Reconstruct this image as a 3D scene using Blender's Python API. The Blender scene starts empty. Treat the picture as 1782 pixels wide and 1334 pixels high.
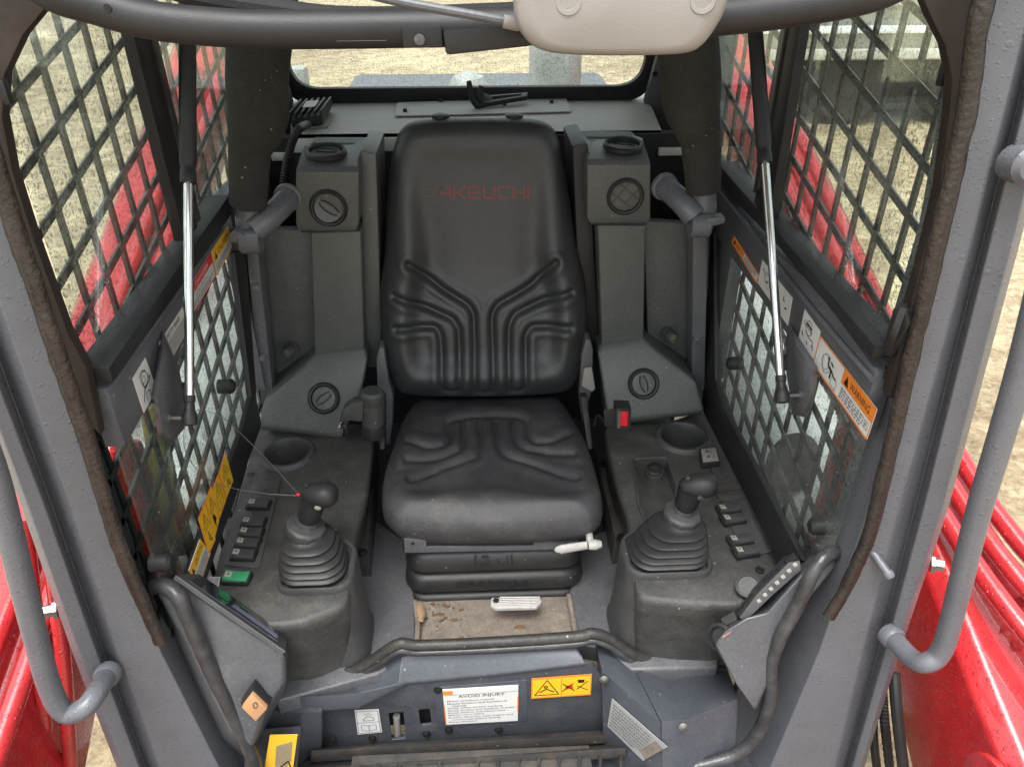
import bpy, bmesh, math, random
import numpy as np
from mathutils import Vector, Matrix, noise
from mathutils.geometry import tessellate_polygon
random.seed(5)
SC = bpy.context.scene; COL = SC.collection
# ------------------------------------------------------------------ camera
F_PX = 1337.0; PITCH = math.atan(823/F_PX); YAW = math.atan(77/F_PX*math.cos(PITCH))
CAM = Vector((-.029, 0, 2.1))
cd = bpy.data.cameras.new('camera'); cam = bpy.data.objects.new('camera', cd); COL.objects.link(cam)
cam.location = CAM; cam.rotation_euler = (math.pi/2-PITCH, 0, -YAW)
cd.sensor_width = 36; cd.lens = F_PX/1782*36; cd.clip_start = .02; cd.clip_end = 900
SC.camera = cam
# ------------------------------------------------------------------ light
W = bpy.data.worlds.new('World'); SC.world = W; W.use_nodes = True
nt = W.node_tree; nt.nodes.clear()
sky = nt.nodes.new('ShaderNodeTexSky'); sky.sky_type = 'NISHITA'; sky.sun_disc = False
SUN_EL, SUN_AZ = math.radians(70), math.radians(200)
sky.sun_elevation = SUN_EL; sky.sun_rotation = SUN_AZ; sky.dust_density = 4; sky.ozone_density = .6; sky.air_density = 1.2
hs = nt.nodes.new('ShaderNodeHueSaturation'); hs.inputs['Saturation'].default_value = .22
bg = nt.nodes.new('ShaderNodeBackground'); bg.inputs['Strength'].default_value = .15
wo = nt.nodes.new('ShaderNodeOutputWorld')
nt.links.new(sky.outputs[0], hs.inputs['Color']); nt.links.new(hs.outputs[0], bg.inputs[0]); nt.links.new(bg.outputs[0], wo.inputs[0])
sl = bpy.data.lights.new('sun', 'SUN'); sl.energy = 1.15; sl.angle = math.radians(25); sl.color = (1, .985, .96)
so = bpy.data.objects.new('sun', sl); COL.objects.link(so)
so.rotation_euler = (math.pi/2-SUN_EL, 0, math.pi-SUN_AZ)
SC.view_settings.view_transform = 'Standard'; SC.view_settings.look = 'None'; SC.view_settings.gamma = 1
SC.view_settings.exposure = 1.45
# ------------------------------------------------------------------ helpers
_fw = Vector((math.sin(YAW)*math.cos(PITCH), math.cos(YAW)*math.cos(PITCH), -math.sin(PITCH)))
_rt = Vector((math.cos(YAW), -math.sin(YAW), 0)); _up = _rt.cross(_fw)
def ray(x, y): return _fw*F_PX+_rt*(x-891)+_up*(667-y)
def PX(x, y, c): d = ray(x, y); return CAM+d*((c-CAM.x)/d.x)
def PY(x, y, c): d = ray(x, y); return CAM+d*((c-CAM.y)/d.y)
def PZ(x, y, c): d = ray(x, y); return CAM+d*((c-CAM.z)/d.z)
def PP(x, y, p, n): d = ray(x, y); return CAM+d*((Vector(p)-CAM).dot(n)/d.dot(n))
WOFF = {}
def tag(o, label=None, cat=None, group=None, kind=None):
    if label: o['label'] = label
    if cat: o['category'] = cat
    if group: o['group'] = group
    if kind: o['kind'] = kind
    return o
def T(name, label, cat, loc=(0, 0, 0), group=None):
    o = bpy.data.objects.new(name, None); COL.objects.link(o); o.location = loc; o.empty_display_size = .05
    WOFF[o] = Vector(loc); return tag(o, label, cat, group)
class MB:
    def __init__(s): s.v = []; s.f = []
    def add(s, v, f):
        n = len(s.v); s.v += [Vector(p) for p in v]; s.f += [tuple(i+n for i in q) for q in f]; return s
    def box(s, c, d, M=None):
        c = Vector(c); d = Vector(d)/2; v = []
        for x in (-1, 1):
            for y in (-1, 1):
                for z in (-1, 1):
                    p = Vector((x*d.x, y*d.y, z*d.z)); v.append(c+(M @ p if M else p))
        return s.add(v, [(0, 1, 3, 2), (4, 6, 7, 5), (0, 4, 5, 1), (2, 3, 7, 6), (0, 2, 6, 4), (1, 5, 7, 3)])
    def loft(s, rings, cap=True, closed=True):
        n = len(rings[0]); v = [p for r in rings for p in r]; f = []
        for i in range(len(rings)-1):
            for j in range(n if closed else n-1):
                a = i*n+j; b = i*n+(j+1) % n; f.append((a, b, b+n, a+n))
        if cap: f.append(tuple(range(n))[::-1]); f.append(tuple((len(rings)-1)*n+k for k in range(n)))
        return s.add(v, f)
    def prism(s, pts, ext, holes=()):
        pts = [Vector(p) for p in pts]; ext = Vector(ext); loops = [pts]+[[Vector(p) for p in h] for h in holes]
        allv = [p for l in loops for p in l]; n = len(allv)
        tri = tessellate_polygon(loops) if holes else [tuple(range(n))]
        f = [tuple(t) for t in tri]+[tuple(i+n for i in t[::-1]) for t in tri]; k = 0
        for l in loops:
            m = len(l)
            for j in range(m): a = k+j; b = k+(j+1) % m; f.append((a, b, b+n, a+n))
            k += m
        return s.add(allv+[p+ext for p in allv], f)
    def tube(s, pts, r, seg=14, sm=6, cap=True, flat=1.0):
        pts, r = smooth_path(pts, r, sm)
        rings = []; t0 = (pts[1]-pts[0]).normalized()
        a = Vector((0, 0, 1)) if abs(t0.z) < .9 else Vector((1, 0, 0)); n = (a-t0*a.dot(t0)).normalized()
        for i, p in enumerate(pts):
            t = (pts[min(i+1, len(pts)-1)]-pts[max(i-1, 0)]).normalized()
            n = (n-t*n.dot(t)).normalized(); b = t.cross(n)
            rings.append([p+(n*math.cos(q)+b*math.sin(q)*flat)*r[i] for q in [2*math.pi*k/seg for k in range(seg)]])
        return s.loft(rings, cap)
    def lathe(s, c, axis, prof, seg=24, cap=True):        # prof: (radius, height along axis)
        axis = Vector(axis).normalized(); a = Vector((0, 0, 1)) if abs(axis.z) < .9 else Vector((1, 0, 0))
        n = (a-axis*a.dot(axis)).normalized(); b = axis.cross(n); c = Vector(c)
        return s.loft([[c+axis*h+(n*math.cos(q)+b*math.sin(q))*r for q in [2*math.pi*k/seg for k in range(seg)]] for r, h in prof], cap)
    def build(s, name, m, parent=None, smooth=True, bevel=0, seg=2, ang=35, label=None, sub=0):
        off = WOFF.get(parent, Vector((0, 0, 0)))
        me = bpy.data.meshes.new(name); me.from_pydata([p-off for p in s.v], [], s.f); me.update()
        bm = bmesh.new(); bm.from_mesh(me)
        bmesh.ops.remove_doubles(bm, verts=bm.verts, dist=1e-6)
        bmesh.ops.recalc_face_normals(bm, faces=bm.faces)
        if bevel:
            e = [x for x in bm.edges if len(x.link_faces) == 2 and x.calc_face_angle(0) > math.radians(28)]
            bmesh.ops.bevel(bm, geom=e, offset=bevel, segments=seg, affect='EDGES', profile=.6, clamp_overlap=True)
        bm.to_mesh(me); bm.free()
        if smooth:
            me.shade_smooth(); me.set_sharp_from_angle(angle=math.radians(ang))
        me.materials.append(m)
        o = bpy.data.objects.new(name, me); COL.objects.link(o)
        if parent: o.parent = parent
        WOFF[o] = off
        if label: o['label'] = label
        return o
def smooth_path(pts, r, sm):
    pts = [Vector(p) for p in pts]; n = len(pts)
    r = list(r) if hasattr(r, '__len__') else [r]*n
    if n < 3 or sm < 2: return pts, r
    P = []; R = []
    for i in range(n-1):
        p0 = pts[max(i-1, 0)]; p1 = pts[i]; p2 = pts[i+1]; p3 = pts[min(i+2, n-1)]
        for k in range(sm):
            t = k/sm
            P.append(.5*((2*p1)+(p2-p0)*t+(2*p0-5*p1+4*p2-p3)*t*t+(3*p1-p0-3*p2+p3)*t**3)); R.append(r[i]+(r[i+1]-r[i])*t)
    P.append(pts[-1]); R.append(r[-1]); return P, R
def roundpoly(pts, rad, seg=4):
    out = []; n = len(pts)
    for i in range(n):
        p = Vector(pts[i]); a = Vector(pts[i-1])-p; b = Vector(pts[(i+1) % n])-p
        r = min(rad, a.length*.45, b.length*.45); A = p+a.normalized()*r; B = p+b.normalized()*r
        for k in range(seg+1):
            t = k/seg; out.append(A*(1-t)**2+p*2*t*(1-t)+B*t*t)
    return out
def cpx(pts, sm=5):                             # smooth closed curve through pixel points
    n = len(pts); o = []
    for i in range(n):
        p0, p1, p2, p3 = [np.array(pts[(i+k) % n], float) for k in (-1, 0, 1, 2)]
        for k in range(sm):
            t = k/sm; o.append(tuple(.5*((2*p1)+(p2-p0)*t+(2*p0-5*p1+4*p2-p3)*t*t+(3*p1-p0-3*p2+p3)*t**3)))
    return o
def lin(c): return tuple(((x/255+.055)/1.055)**2.4 if x/255 > .04045 else x/255/12.92 for x in c)
# ------------------------------------------------------------------ materials
def N(nt, t, **k):
    n = nt.nodes.new(t)
    for a, b in k.items():
        if a.startswith('i_'): n.inputs[a[2:].replace('_', ' ')].default_value = b
        else: setattr(n, a, b)
    return n
def M(name, col, rough=.5, metal=0, var=.15, dust=0, dcol=(.30, .24, .17), dscale=9, bump=.15, bscale=600, drops=0, spec=.5, up=0, coat=0, scr=0, speck=0, wr=0):
    m = bpy.data.materials.new(name); m.use_nodes = True; nt = m.node_tree; L = nt.links.new
    b = nt.nodes['Principled BSDF']; tc = N(nt, 'ShaderNodeTexCoord'); src = tc.outputs['Object']
    n1 = N(nt, 'ShaderNodeTexNoise', i_Scale=14, i_Detail=6, i_Roughness=.65); L(src, n1.inputs['Vector'])
    mr = N(nt, 'ShaderNodeMapRange'); mr.inputs['From Min'].default_value = .3; mr.inputs['From Max'].default_value = .7
    mr.inputs['To Min'].default_value = 1-var; mr.inputs['To Max'].default_value = 1+var; L(n1.outputs['Fac'], mr.inputs['Value'])
    mul = N(nt, 'ShaderNodeVectorMath', operation='SCALE'); mul.inputs[0].default_value = col; L(mr.outputs[0], mul.inputs['Scale'])
    cur = mul.outputs[0]
    if dust:
        n2 = N(nt, 'ShaderNodeTexNoise', i_Scale=dscale, i_Detail=9, i_Roughness=.72); L(src, n2.inputs['Vector'])
        r2 = N(nt, 'ShaderNodeMapRange'); r2.inputs['From Min'].default_value = .62-dust*.35; r2.inputs['From Max'].default_value = .78
        r2.inputs['To Max'].default_value = min(1, dust*1.3); L(n2.outputs['Fac'], r2.inputs['Value']); fac = r2.outputs[0]
        if up:
            g = N(nt, 'ShaderNodeNewGeometry'); sp = N(nt, 'ShaderNodeSeparateXYZ'); L(g.outputs['Normal'], sp.inputs[0])
            mm = N(nt, 'ShaderNodeMath', operation='MULTIPLY'); mm.use_clamp = True; L(sp.outputs['Z'], mm.inputs[0]); L(fac, mm.inputs[1]); fac = mm.outputs[0]
        mx = N(nt, 'ShaderNodeMix', data_type='RGBA'); L(fac, mx.inputs['Factor']); L(cur, mx.inputs[6]); mx.inputs[7].default_value = (*dcol, 1); cur = mx.outputs[2]
    if scr:                                     # fine pale scratches
        mp = N(nt, 'ShaderNodeMapping'); mp.inputs['Scale'].default_value = (1, 7, 3); mp.inputs['Rotation'].default_value = (.4, .3, .8); L(src, mp.inputs[0])
        n3 = N(nt, 'ShaderNodeTexNoise', i_Scale=45, i_Detail=8, i_Roughness=.8); L(mp.outputs[0], n3.inputs['Vector'])
        r3 = N(nt, 'ShaderNodeMapRange'); r3.inputs['From Min'].default_value = .66; r3.inputs['From Max'].default_value = .74; r3.inputs['To Max'].default_value = scr; L(n3.outputs['Fac'], r3.inputs['Value'])
        mx = N(nt, 'ShaderNodeMix', data_type='RGBA'); L(r3.outputs[0], mx.inputs['Factor']); L(cur, mx.inputs[6]); mx.inputs[7].default_value = (.33, .32, .30, 1); cur = mx.outputs[2]
    if speck:
        vo = N(nt, 'ShaderNodeTexVoronoi', i_Scale=95); L(src, vo.inputs['Vector']); sp = N(nt, 'ShaderNodeSeparateColor'); L(vo.outputs['Color'], sp.inputs[0])
        pw = N(nt, 'ShaderNodeMath', operation='POWER'); L(sp.outputs[0], pw.inputs[0]); pw.inputs[1].default_value = 14
        ml = N(nt, 'ShaderNodeMath', operation='MULTIPLY'); L(pw.outputs[0], ml.inputs[0]); ml.inputs[1].default_value = .22
        lt = N(nt, 'ShaderNodeMath', operation='LESS_THAN'); L(vo.outputs['Distance'], lt.inputs[0]); L(ml.outputs[0], lt.inputs[1])
        m5 = N(nt, 'ShaderNodeMath', operation='MULTIPLY'); L(lt.outputs[0], m5.inputs[0]); m5.inputs[1].default_value = speck
        mx = N(nt, 'ShaderNodeMix', data_type='RGBA'); L(m5.outputs[0], mx.inputs['Factor']); L(cur, mx.inputs[6]); mx.inputs[7].default_value = (.38, .36, .31, 1); cur = mx.outputs[2]
        n7 = N(nt, 'ShaderNodeTexNoise', i_Scale=160, i_Detail=5, i_Roughness=.8); L(src, n7.inputs['Vector'])
        r7 = N(nt, 'ShaderNodeMapRange'); r7.inputs['From Min'].default_value = .35; r7.inputs['From Max'].default_value = .65; r7.inputs['To Min'].default_value = 1-.33*speck; r7.inputs['To Max'].default_value = 1+.36*speck; L(n7.outputs['Fac'], r7.inputs['Value'])
        m8 = N(nt, 'ShaderNodeVectorMath', operation='SCALE'); L(cur, m8.inputs[0]); L(r7.outputs[0], m8.inputs['Scale']); cur = m8.outputs[0]
    L(cur, b.inputs['Base Color'])
    rr = N(nt, 'ShaderNodeMapRange'); rr.inputs['To Min'].default_value = rough-.1; rr.inputs['To Max'].default_value = rough+.12; L(n1.outputs['Fac'], rr.inputs['Value'])
    rout = rr.outputs[0]
    b.inputs['Metallic'].default_value = metal; b.inputs['Specular IOR Level'].default_value = spec; b.inputs['Coat Weight'].default_value = coat; b.inputs['Coat Roughness'].default_value = .08
    nb = N(nt, 'ShaderNodeTexNoise', i_Scale=bscale, i_Detail=3); L(src, nb.inputs['Vector'])
    bp = N(nt, 'ShaderNodeBump', i_Strength=bump, i_Distance=.001); L(nb.outputs['Fac'], bp.inputs['Height']); nrm = bp.outputs[0]
    if wr:
        nw = N(nt, 'ShaderNodeTexNoise', i_Scale=22, i_Detail=9, i_Roughness=.68, i_Distortion=1.2); L(src, nw.inputs['Vector'])
        bw = N(nt, 'ShaderNodeBump', i_Strength=wr, i_Distance=.006); L(nw.outputs['Fac'], bw.inputs['Height']); L(nrm, bw.inputs['Normal']); nrm = bw.outputs[0]
    if drops:
        hsum = None
        for sc, th in ((170, .20), (75, .15)):
            vo = N(nt, 'ShaderNodeTexVoronoi', i_Scale=sc); L(src, vo.inputs['Vector'])
            sp = N(nt, 'ShaderNodeSeparateColor'); L(vo.outputs['Color'], sp.inputs[0])
            ml = N(nt, 'ShaderNodeMath', operation='MULTIPLY', use_clamp=True); L(sp.outputs[0], ml.inputs[0]); ml.inputs[1].default_value = th*2
            sb = N(nt, 'ShaderNodeMath', operation='SUBTRACT'); L(ml.outputs[0], sb.inputs[0]); L(vo.outputs['Distance'], sb.inputs[1])
            ms = N(nt, 'ShaderNodeMapRange'); ms.inputs['From Max'].default_value = .1; L(sb.outputs[0], ms.inputs['Value'])
            if hsum is None: hsum = ms.outputs[0]
            else:
                ad = N(nt, 'ShaderNodeMath', operation='MAXIMUM'); L(hsum, ad.inputs[0]); L(ms.outputs[0], ad.inputs[1]); hsum = ad.outputs[0]
        b2 = N(nt, 'ShaderNodeBump', i_Strength=drops, i_Distance=.003); L(hsum, b2.inputs['Height']); L(nrm, b2.inputs['Normal']); nrm = b2.outputs[0]
        mm = N(nt, 'ShaderNodeMix', data_type='FLOAT'); L(hsum, mm.inputs[0]); L(rout, mm.inputs[2]); mm.inputs[3].default_value = .08; rout = mm.outputs[0]
    L(rout, b.inputs['Roughness']); L(nrm, b.inputs['Normal'])
    return m
def glass(name, tint, dropamt=.32, refl=.9, haze=.0):
    m = bpy.data.materials.new(name); m.use_nodes = True; nt = m.node_tree; nt.nodes.clear(); L = nt.links.new
    tc = N(nt, 'ShaderNodeTexCoord'); src = tc.outputs['Object']
    tr = N(nt, 'ShaderNodeBsdfTransparent'); tr.inputs[0].default_value = (*tint, 1)
    gl = N(nt, 'ShaderNodeBsdfGlossy'); gl.inputs['Roughness'].default_value = .03
    fr = N(nt, 'ShaderNodeLayerWeight'); fr.inputs[0].default_value = .12
    fm = N(nt, 'ShaderNodeMath', operation='MULTIPLY'); fm.inputs[1].default_value = refl*.6; L(fr.outputs[0], fm.inputs[0])
    mx = N(nt, 'ShaderNodeMixShader'); L(fm.outputs[0], mx.inputs[0]); L(tr.outputs[0], mx.inputs[1]); L(gl.outputs[0], mx.inputs[2])
    out = mx.outputs[0]
    hz = N(nt, 'ShaderNodeBsdfDiffuse'); hz.inputs[0].default_value = (.75, .76, .74, 1)
    nz = N(nt, 'ShaderNodeTexNoise', i_Scale=5, i_Detail=7); L(src, nz.inputs['Vector'])
    hm = N(nt, 'ShaderNodeMapRange'); hm.inputs['From Min'].default_value = .35; hm.inputs['From Max'].default_value = .75; hm.inputs['To Max'].default_value = haze; L(nz.outputs['Fac'], hm.inputs['Value'])
    mh = N(nt, 'ShaderNodeMixShader'); L(hm.outputs[0], mh.inputs[0]); L(out, mh.inputs[1]); L(hz.outputs[0], mh.inputs[2]); out = mh.outputs[0]
    masks = []
    for sc, th, st in ((230, .56, 1.0), (105, .40, .8)):
        mp = N(nt, 'ShaderNodeMapping'); mp.inputs['Scale'].default_value = (1, 1, st); L(src, mp.inputs[0])
        vo = N(nt, 'ShaderNodeTexVoronoi', i_Scale=sc); L(mp.outputs[0], vo.inputs['Vector'])
        sp = N(nt, 'ShaderNodeSeparateColor'); L(vo.outputs['Color'], sp.inputs[0])
        ml = N(nt, 'ShaderNodeMath', operation='MULTIPLY'); L(sp.outputs[1], ml.inputs[0]); ml.inputs[1].default_value = th
        sb = N(nt, 'ShaderNodeMath', operation='SUBTRACT'); L(ml.outputs[0], sb.inputs[0]); L(vo.outputs['Distance'], sb.inputs[1])
        ms = N(nt, 'ShaderNodeMapRange'); ms.inputs['From Max'].default_value = .06; L(sb.outputs[0], ms.inputs['Value']); masks.append(ms.outputs[0])
    ad = N(nt, 'ShaderNodeMath', operation='MAXIMUM'); L(masks[0], ad.inputs[0]); L(masks[1], ad.inputs[1])
    bp = N(nt, 'ShaderNodeBump', i_Strength=1, i_Distance=.004); L(ad.outputs[0], bp.inputs['Height'])
    g2 = N(nt, 'ShaderNodeBsdfGlossy'); g2.inputs['Roughness'].default_value = .12; g2.inputs[0].default_value = (.85, .88, .86, 1); L(bp.outputs[0], g2.inputs['Normal'])
    t2 = N(nt, 'ShaderNodeBsdfTransparent'); t2.inputs[0].default_value = (*[c*.72 for c in tint], 1)
    m2 = N(nt, 'ShaderNodeMixShader'); m2.inputs[0].default_value = .35; L(t2.outputs[0], m2.inputs[1]); L(g2.outputs[0], m2.inputs[2])
    fa = N(nt, 'ShaderNodeMath', operation='MULTIPLY'); fa.inputs[1].default_value = dropamt*2; fa.use_clamp = True; L(ad.outputs[0], fa.inputs[0])
    m3 = N(nt, 'ShaderNodeMixShader'); L(fa.outputs[0], m3.inputs[0]); L(out, m3.inputs[1]); L(m2.outputs[0], m3.inputs[2])
    o = N(nt, 'ShaderNodeOutputMaterial'); L(m3.outputs[0], o.inputs[0]); return m
def textured(name, build):
    m = bpy.data.materials.new(name); m.use_nodes = True; build(m.node_tree, m.node_tree.nodes['Principled BSDF']); return m

m_grey = M('cab_grey_paint', (.112, .117, .130), .36, var=.08, drops=.32, bump=.12, bscale=220, scr=.12, speck=.08, wr=0.08)
m_greyin = M('grey_paint_inside', (.088, .092, .10), .42, var=.12, dust=.16, bump=.2, bscale=250, scr=.2, speck=0.5)
m_plat = M('platform_paint', (.105, .107, .113), .4, var=.12, dust=.25, dcol=(.16, .14, .115), bump=.2, bscale=220, scr=.3, speck=.7)
m_blue = M('blue_grey_paint', (.062, .069, .081), .34, var=.12, dust=.22, dcol=(.20, .165, .115), bump=.2, bscale=200, scr=.3, speck=0.5, wr=0.12)
m_bluedirty = M('blue_grey_paint_dirty', (.048, .053, .062), .42, var=.15, dust=.32, dcol=(.11, .092, .07), dscale=16, bump=.4, bscale=150, scr=.3, speck=0.7)
m_plastic = M('console_plastic', (.052, .053, .053), .44, var=.18, dust=.25, dcol=(.12, .112, .10), bump=.5, bscale=900, scr=.22, speck=0.7)
m_plastic_top = M('console_plastic_dusty', (.050, .050, .048), .48, var=.3, dust=.42, dcol=(.125, .115, .10), dscale=22, bump=.7, bscale=700, scr=.35, speck=0.8, wr=0.15)
m_duct = M('duct_plastic', (.078, .084, .082), .42, var=.12, dust=.12, dcol=(.16, .15, .12), bump=.35, bscale=900, speck=0.6)
m_shelf = M('shelf_plastic', (.47, .475, .45), .5, var=.08, dust=.25, dcol=(.30, .29, .24), bump=.3, bscale=500)
m_black = M('black_plastic', (.019, .019, .020), .46, var=.2, spec=.35, bump=.3, bscale=800)
m_foamdark = M('black_insulation', (.012, .012, .013), .8, var=.2, bump=.8, bscale=300)
m_vinyl = M('black_vinyl', (.028, .030, .032), .33, var=.14, dust=.1, dcol=(.09, .085, .075), bump=.55, bscale=650, spec=.5, wr=0.28)
m_vinyl_seat = M('grey_worn_vinyl', (.047, .047, .050), .40, var=.16, dust=.38, dcol=(.14, .13, .105), dscale=7, bump=.5, bscale=550, scr=.15, speck=0.5, wr=0.45)
m_rubber = M('rubber_bellows', (.021, .021, .021), .45, var=.3, dust=.2, dcol=(.10, .085, .065), bump=.5, bscale=400, speck=0.4)
m_seal = M('weathered_rubber_seal', (.018, .014, .012), .38, var=.6, dust=.45, dcol=(.038, .030, .025), dscale=40, bump=2.2, bscale=130, spec=.6)
m_seal2 = M('grey_rubber_seal', (.036, .037, .039), .34, var=.4, dust=.4, dcol=(.12, .12, .12), dscale=30, bump=.9, bscale=150)
m_dirtseal = M('dusty_rubber_seal', (.028, .027, .026), .5, var=.3, dust=.45, dcol=(.10, .088, .07), dscale=20, bump=.8, bscale=150, speck=0.8)
m_pad = M('foam_pad', (.034, .034, .031), .85, var=.15, dust=.25, dcol=(.10, .095, .08), bump=.7, bscale=900, spec=.2, scr=.12, speck=0.5, wr=0.5)
m_red = M('red_paint', (.42, .020, .024), .27, var=.18, dust=.12, dcol=(.22, .10, .07), scr=.18, drops=.7, bump=.1, bscale=300, coat=.7, wr=0.12)
m_guard = M('mesh_guard_paint', (.008, .013, .013), .4, var=.3, drops=.6, bump=.4, bscale=200)
m_chrome = M('polished_rod', (.75, .75, .74), .16, metal=1, var=.04, bump=.05)
m_steel = M('bolt_steel', (.22, .22, .21), .38, metal=.8, var=.3, bump=.3)
m_dkbolt = M('dark_bolt', (.03, .03, .03), .35, metal=.5, var=.3)
m_beige = M('beige_plastic', (.25, .238, .222), .42, var=.05, bump=.2, bscale=500)
m_lever = M('lever_paint', (.45, .44, .41), .5, var=.15, dust=.4, dcol=(.15, .13, .1), dscale=60)
m_tan = M('dirty_floor', (.25, .21, .17), .6, var=.35, dust=.6, dcol=(.085, .075, .065), dscale=12, bump=1.2, bscale=90, speck=0.6)
m_white = M('sticker_white', (.62, .62, .60), .4, var=.05, dust=.1, dcol=(.35, .33, .28))
m_yellow = M('sticker_yellow', (.80, .46, .02), .38, var=.06)
m_orange = M('sticker_orange', (.72, .22, .03), .4, var=.06)
m_redst = M('sticker_red', (.60, .03, .03), .4, var=.06)
m_ink = M('sticker_ink', (.012, .012, .012), .5, var=.05)
m_greyink = M('sticker_fine_print', (.16, .16, .16), .5)
m_plate = M('aluminium_plate', (.42, .44, .42), .35, metal=.3, var=.15, scr=.5)
m_green = M('green_rocker', (.04, .26, .12), .35)
m_icon = M('rocker_symbol', (.34, .33, .30), .5)
m_redbtn = M('red_button', (.62, .02, .04), .3)
m_pale = M('pale_fender', (.86, .90, .88), .35, var=.1, drops=.6)
m_trailer = M('pale_trailer', (.50, .49, .43), .5, var=.15, dust=.3, dcol=(.25, .22, .17))
m_dark = M('dark_underbody', (.035, .032, .028), .7)
m_olive = M('olive_hose_cover', (.13, .13, .035), .5)
m_screen = M('screen_glass', (.012, .014, .02), .08, var=.05, bump=0, coat=.5)
m_brown = M('brown_frame', (.024, .017, .014), .55, var=.35, dust=.2, dcol=(.12, .09, .07))
m_rust = M('rusty_rail', (.050, .048, .046), .5, var=.3, dust=.42, dcol=(.17, .125, .08), dscale=18, bump=.6, bscale=120, speck=0.6)
m_amber = M('amber_button', (.50, .27, .13), .35)
m_leaf = M('dry_leaf', (.16, .09, .045), .7, var=.3)
m_wire = M('steel_wire', (.16, .16, .155), .4, metal=.6)
g_side = glass('tinted_side_glass', (.93, .98, .95), .48, .7, .09)
g_rear = glass('rear_glass', (.90, .93, .91), .22, .9, .06)
def gr(nt, b):
    L = nt.links.new; tc = N(nt, 'ShaderNodeTexCoord'); s = tc.outputs['Object']
    n1 = N(nt, 'ShaderNodeTexNoise', i_Scale=.5, i_Detail=8, i_Roughness=.6); L(s, n1.inputs['Vector'])
    mp = N(nt, 'ShaderNodeMapping'); mp.inputs['Scale'].default_value = (1, 1.5, 1); mp.inputs['Rotation'].default_value = (0, 0, .5); L(s, mp.inputs[0])
    n2 = N(nt, 'ShaderNodeTexNoise', i_Scale=5, i_Detail=10, i_Roughness=.7); L(mp.outputs[0], n2.inputs['Vector'])
    cr = N(nt, 'ShaderNodeValToRGB'); e = cr.color_ramp.elements
    e[0].position = .38; e[0].color = (.24, .17, .09, 1); e[1].position = .60; e[1].color = (.62, .52, .33, 1)
    ad = N(nt, 'ShaderNodeMix', data_type='FLOAT'); ad.inputs[0].default_value = .6; L(n1.outputs['Fac'], ad.inputs[2]); L(n2.outputs['Fac'], ad.inputs[3])
    n3 = N(nt, 'ShaderNodeTexNoise', i_Scale=26, i_Detail=8, i_Roughness=.75); L(s, n3.inputs['Vector'])
    r3 = N(nt, 'ShaderNodeMapRange'); r3.inputs['From Min'].default_value = .34; r3.inputs['From Max'].default_value = .56; r3.inputs['To Min'].default_value = .5; r3.inputs['To Max'].default_value = 1.04; L(n3.outputs['Fac'], r3.inputs['Value'])
    wv = N(nt, 'ShaderNodeTexWave', i_Scale=.55, i_Distortion=3.0, i_Detail=4); L(mp.outputs[0], wv.inputs['Vector'])
    r4 = N(nt, 'ShaderNodeMapRange'); r4.inputs['To Min'].default_value = .86; r4.inputs['To Max'].default_value = 1.05; L(wv.outputs['Fac'], r4.inputs['Value'])
    m4 = N(nt, 'ShaderNodeMath', operation='MULTIPLY'); L(r3.outputs[0], m4.inputs[0]); L(r4.outputs[0], m4.inputs[1])
    sc3 = N(nt, 'ShaderNodeVectorMath', operation='SCALE'); L(cr.outputs[0], sc3.inputs[0]); L(m4.outputs[0], sc3.inputs['Scale'])
    L(ad.outputs[0], cr.inputs[0]); L(sc3.outputs[0], b.inputs['Base Color']); b.inputs['Roughness'].default_value = .55
    bp = N(nt, 'ShaderNodeBump', i_Strength=.8, i_Distance=.05); L(n2.outputs['Fac'], bp.inputs['Height']); bq = N(nt, 'ShaderNodeBump', i_Strength=.7, i_Distance=.02); L(n3.outputs['Fac'], bq.inputs['Height']); L(bp.outputs[0], bq.inputs['Normal']); L(bq.outputs[0], b.inputs['Normal'])
m_ground = textured('wet_sandy_ground', gr)
# ------------------------------------------------------------------ exterior
def groundmesh():
    mb = MB(); xs = [-160, -40, -20]+[i*.8 for i in range(-18, 19)]+[20, 40, 160]; ys = [-60, -10]+[i*.8 for i in range(0, 40)]+[40, 60, 100, 400]
    v = [Vector((x, y, .06*noise.noise(Vector((x*.7, y*.7, 0)))-.0 if abs(x) < 20 and -9 < y < 39 else 0)) for y in ys for x in xs]
    n = len(xs); f = [(j*n+i, j*n+i+1, (j+1)*n+i+1, (j+1)*n+i) for j in range(len(ys)-1) for i in range(n-1)]
    mb.add(v, f); return mb
tag(groundmesh().build('ground', m_ground), kind='structure')
# trailer behind, right
t = T('flatbed_trailer', 'pale ribbed trailer side standing on the sand beyond the right upper window', 'trailer', (6, 8.8, 0))
def ribbed():
    mb = MB(); return mb
MB().box((7.2, 9.6, 1.9), (9.6, 1.6, 2.4)).build('body', m_trailer, t, bevel=.03)
for k, z in enumerate((.78, 1.02, 1.3, 1.62, 2.0)):
    MB().box((7.2, 8.74, z), (9.6, .12, .07 if k % 2 else .1)).build('rail', m_pale if k % 2 else m_trailer, t, bevel=.015)
for k in range(9): MB().box((2.7+k*1.1, 8.73, 1.42), (.09, .08, 1.2)).build('post', m_trailer, t, bevel=.01)
MB().box((7.2, 9.7, .42), (9.0, 1.1, .5)).build('underframe', m_dark, t, bevel=.03)
for x in (4.2, 5.5, 9.5): MB().lathe((x, 8.95, .42), (0, 1, 0), [(.2, -.1), (.38, -.1), (.42, -.05), (.42, .2), (.2, .2)], 28).build('wheel', m_dark, t)
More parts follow.
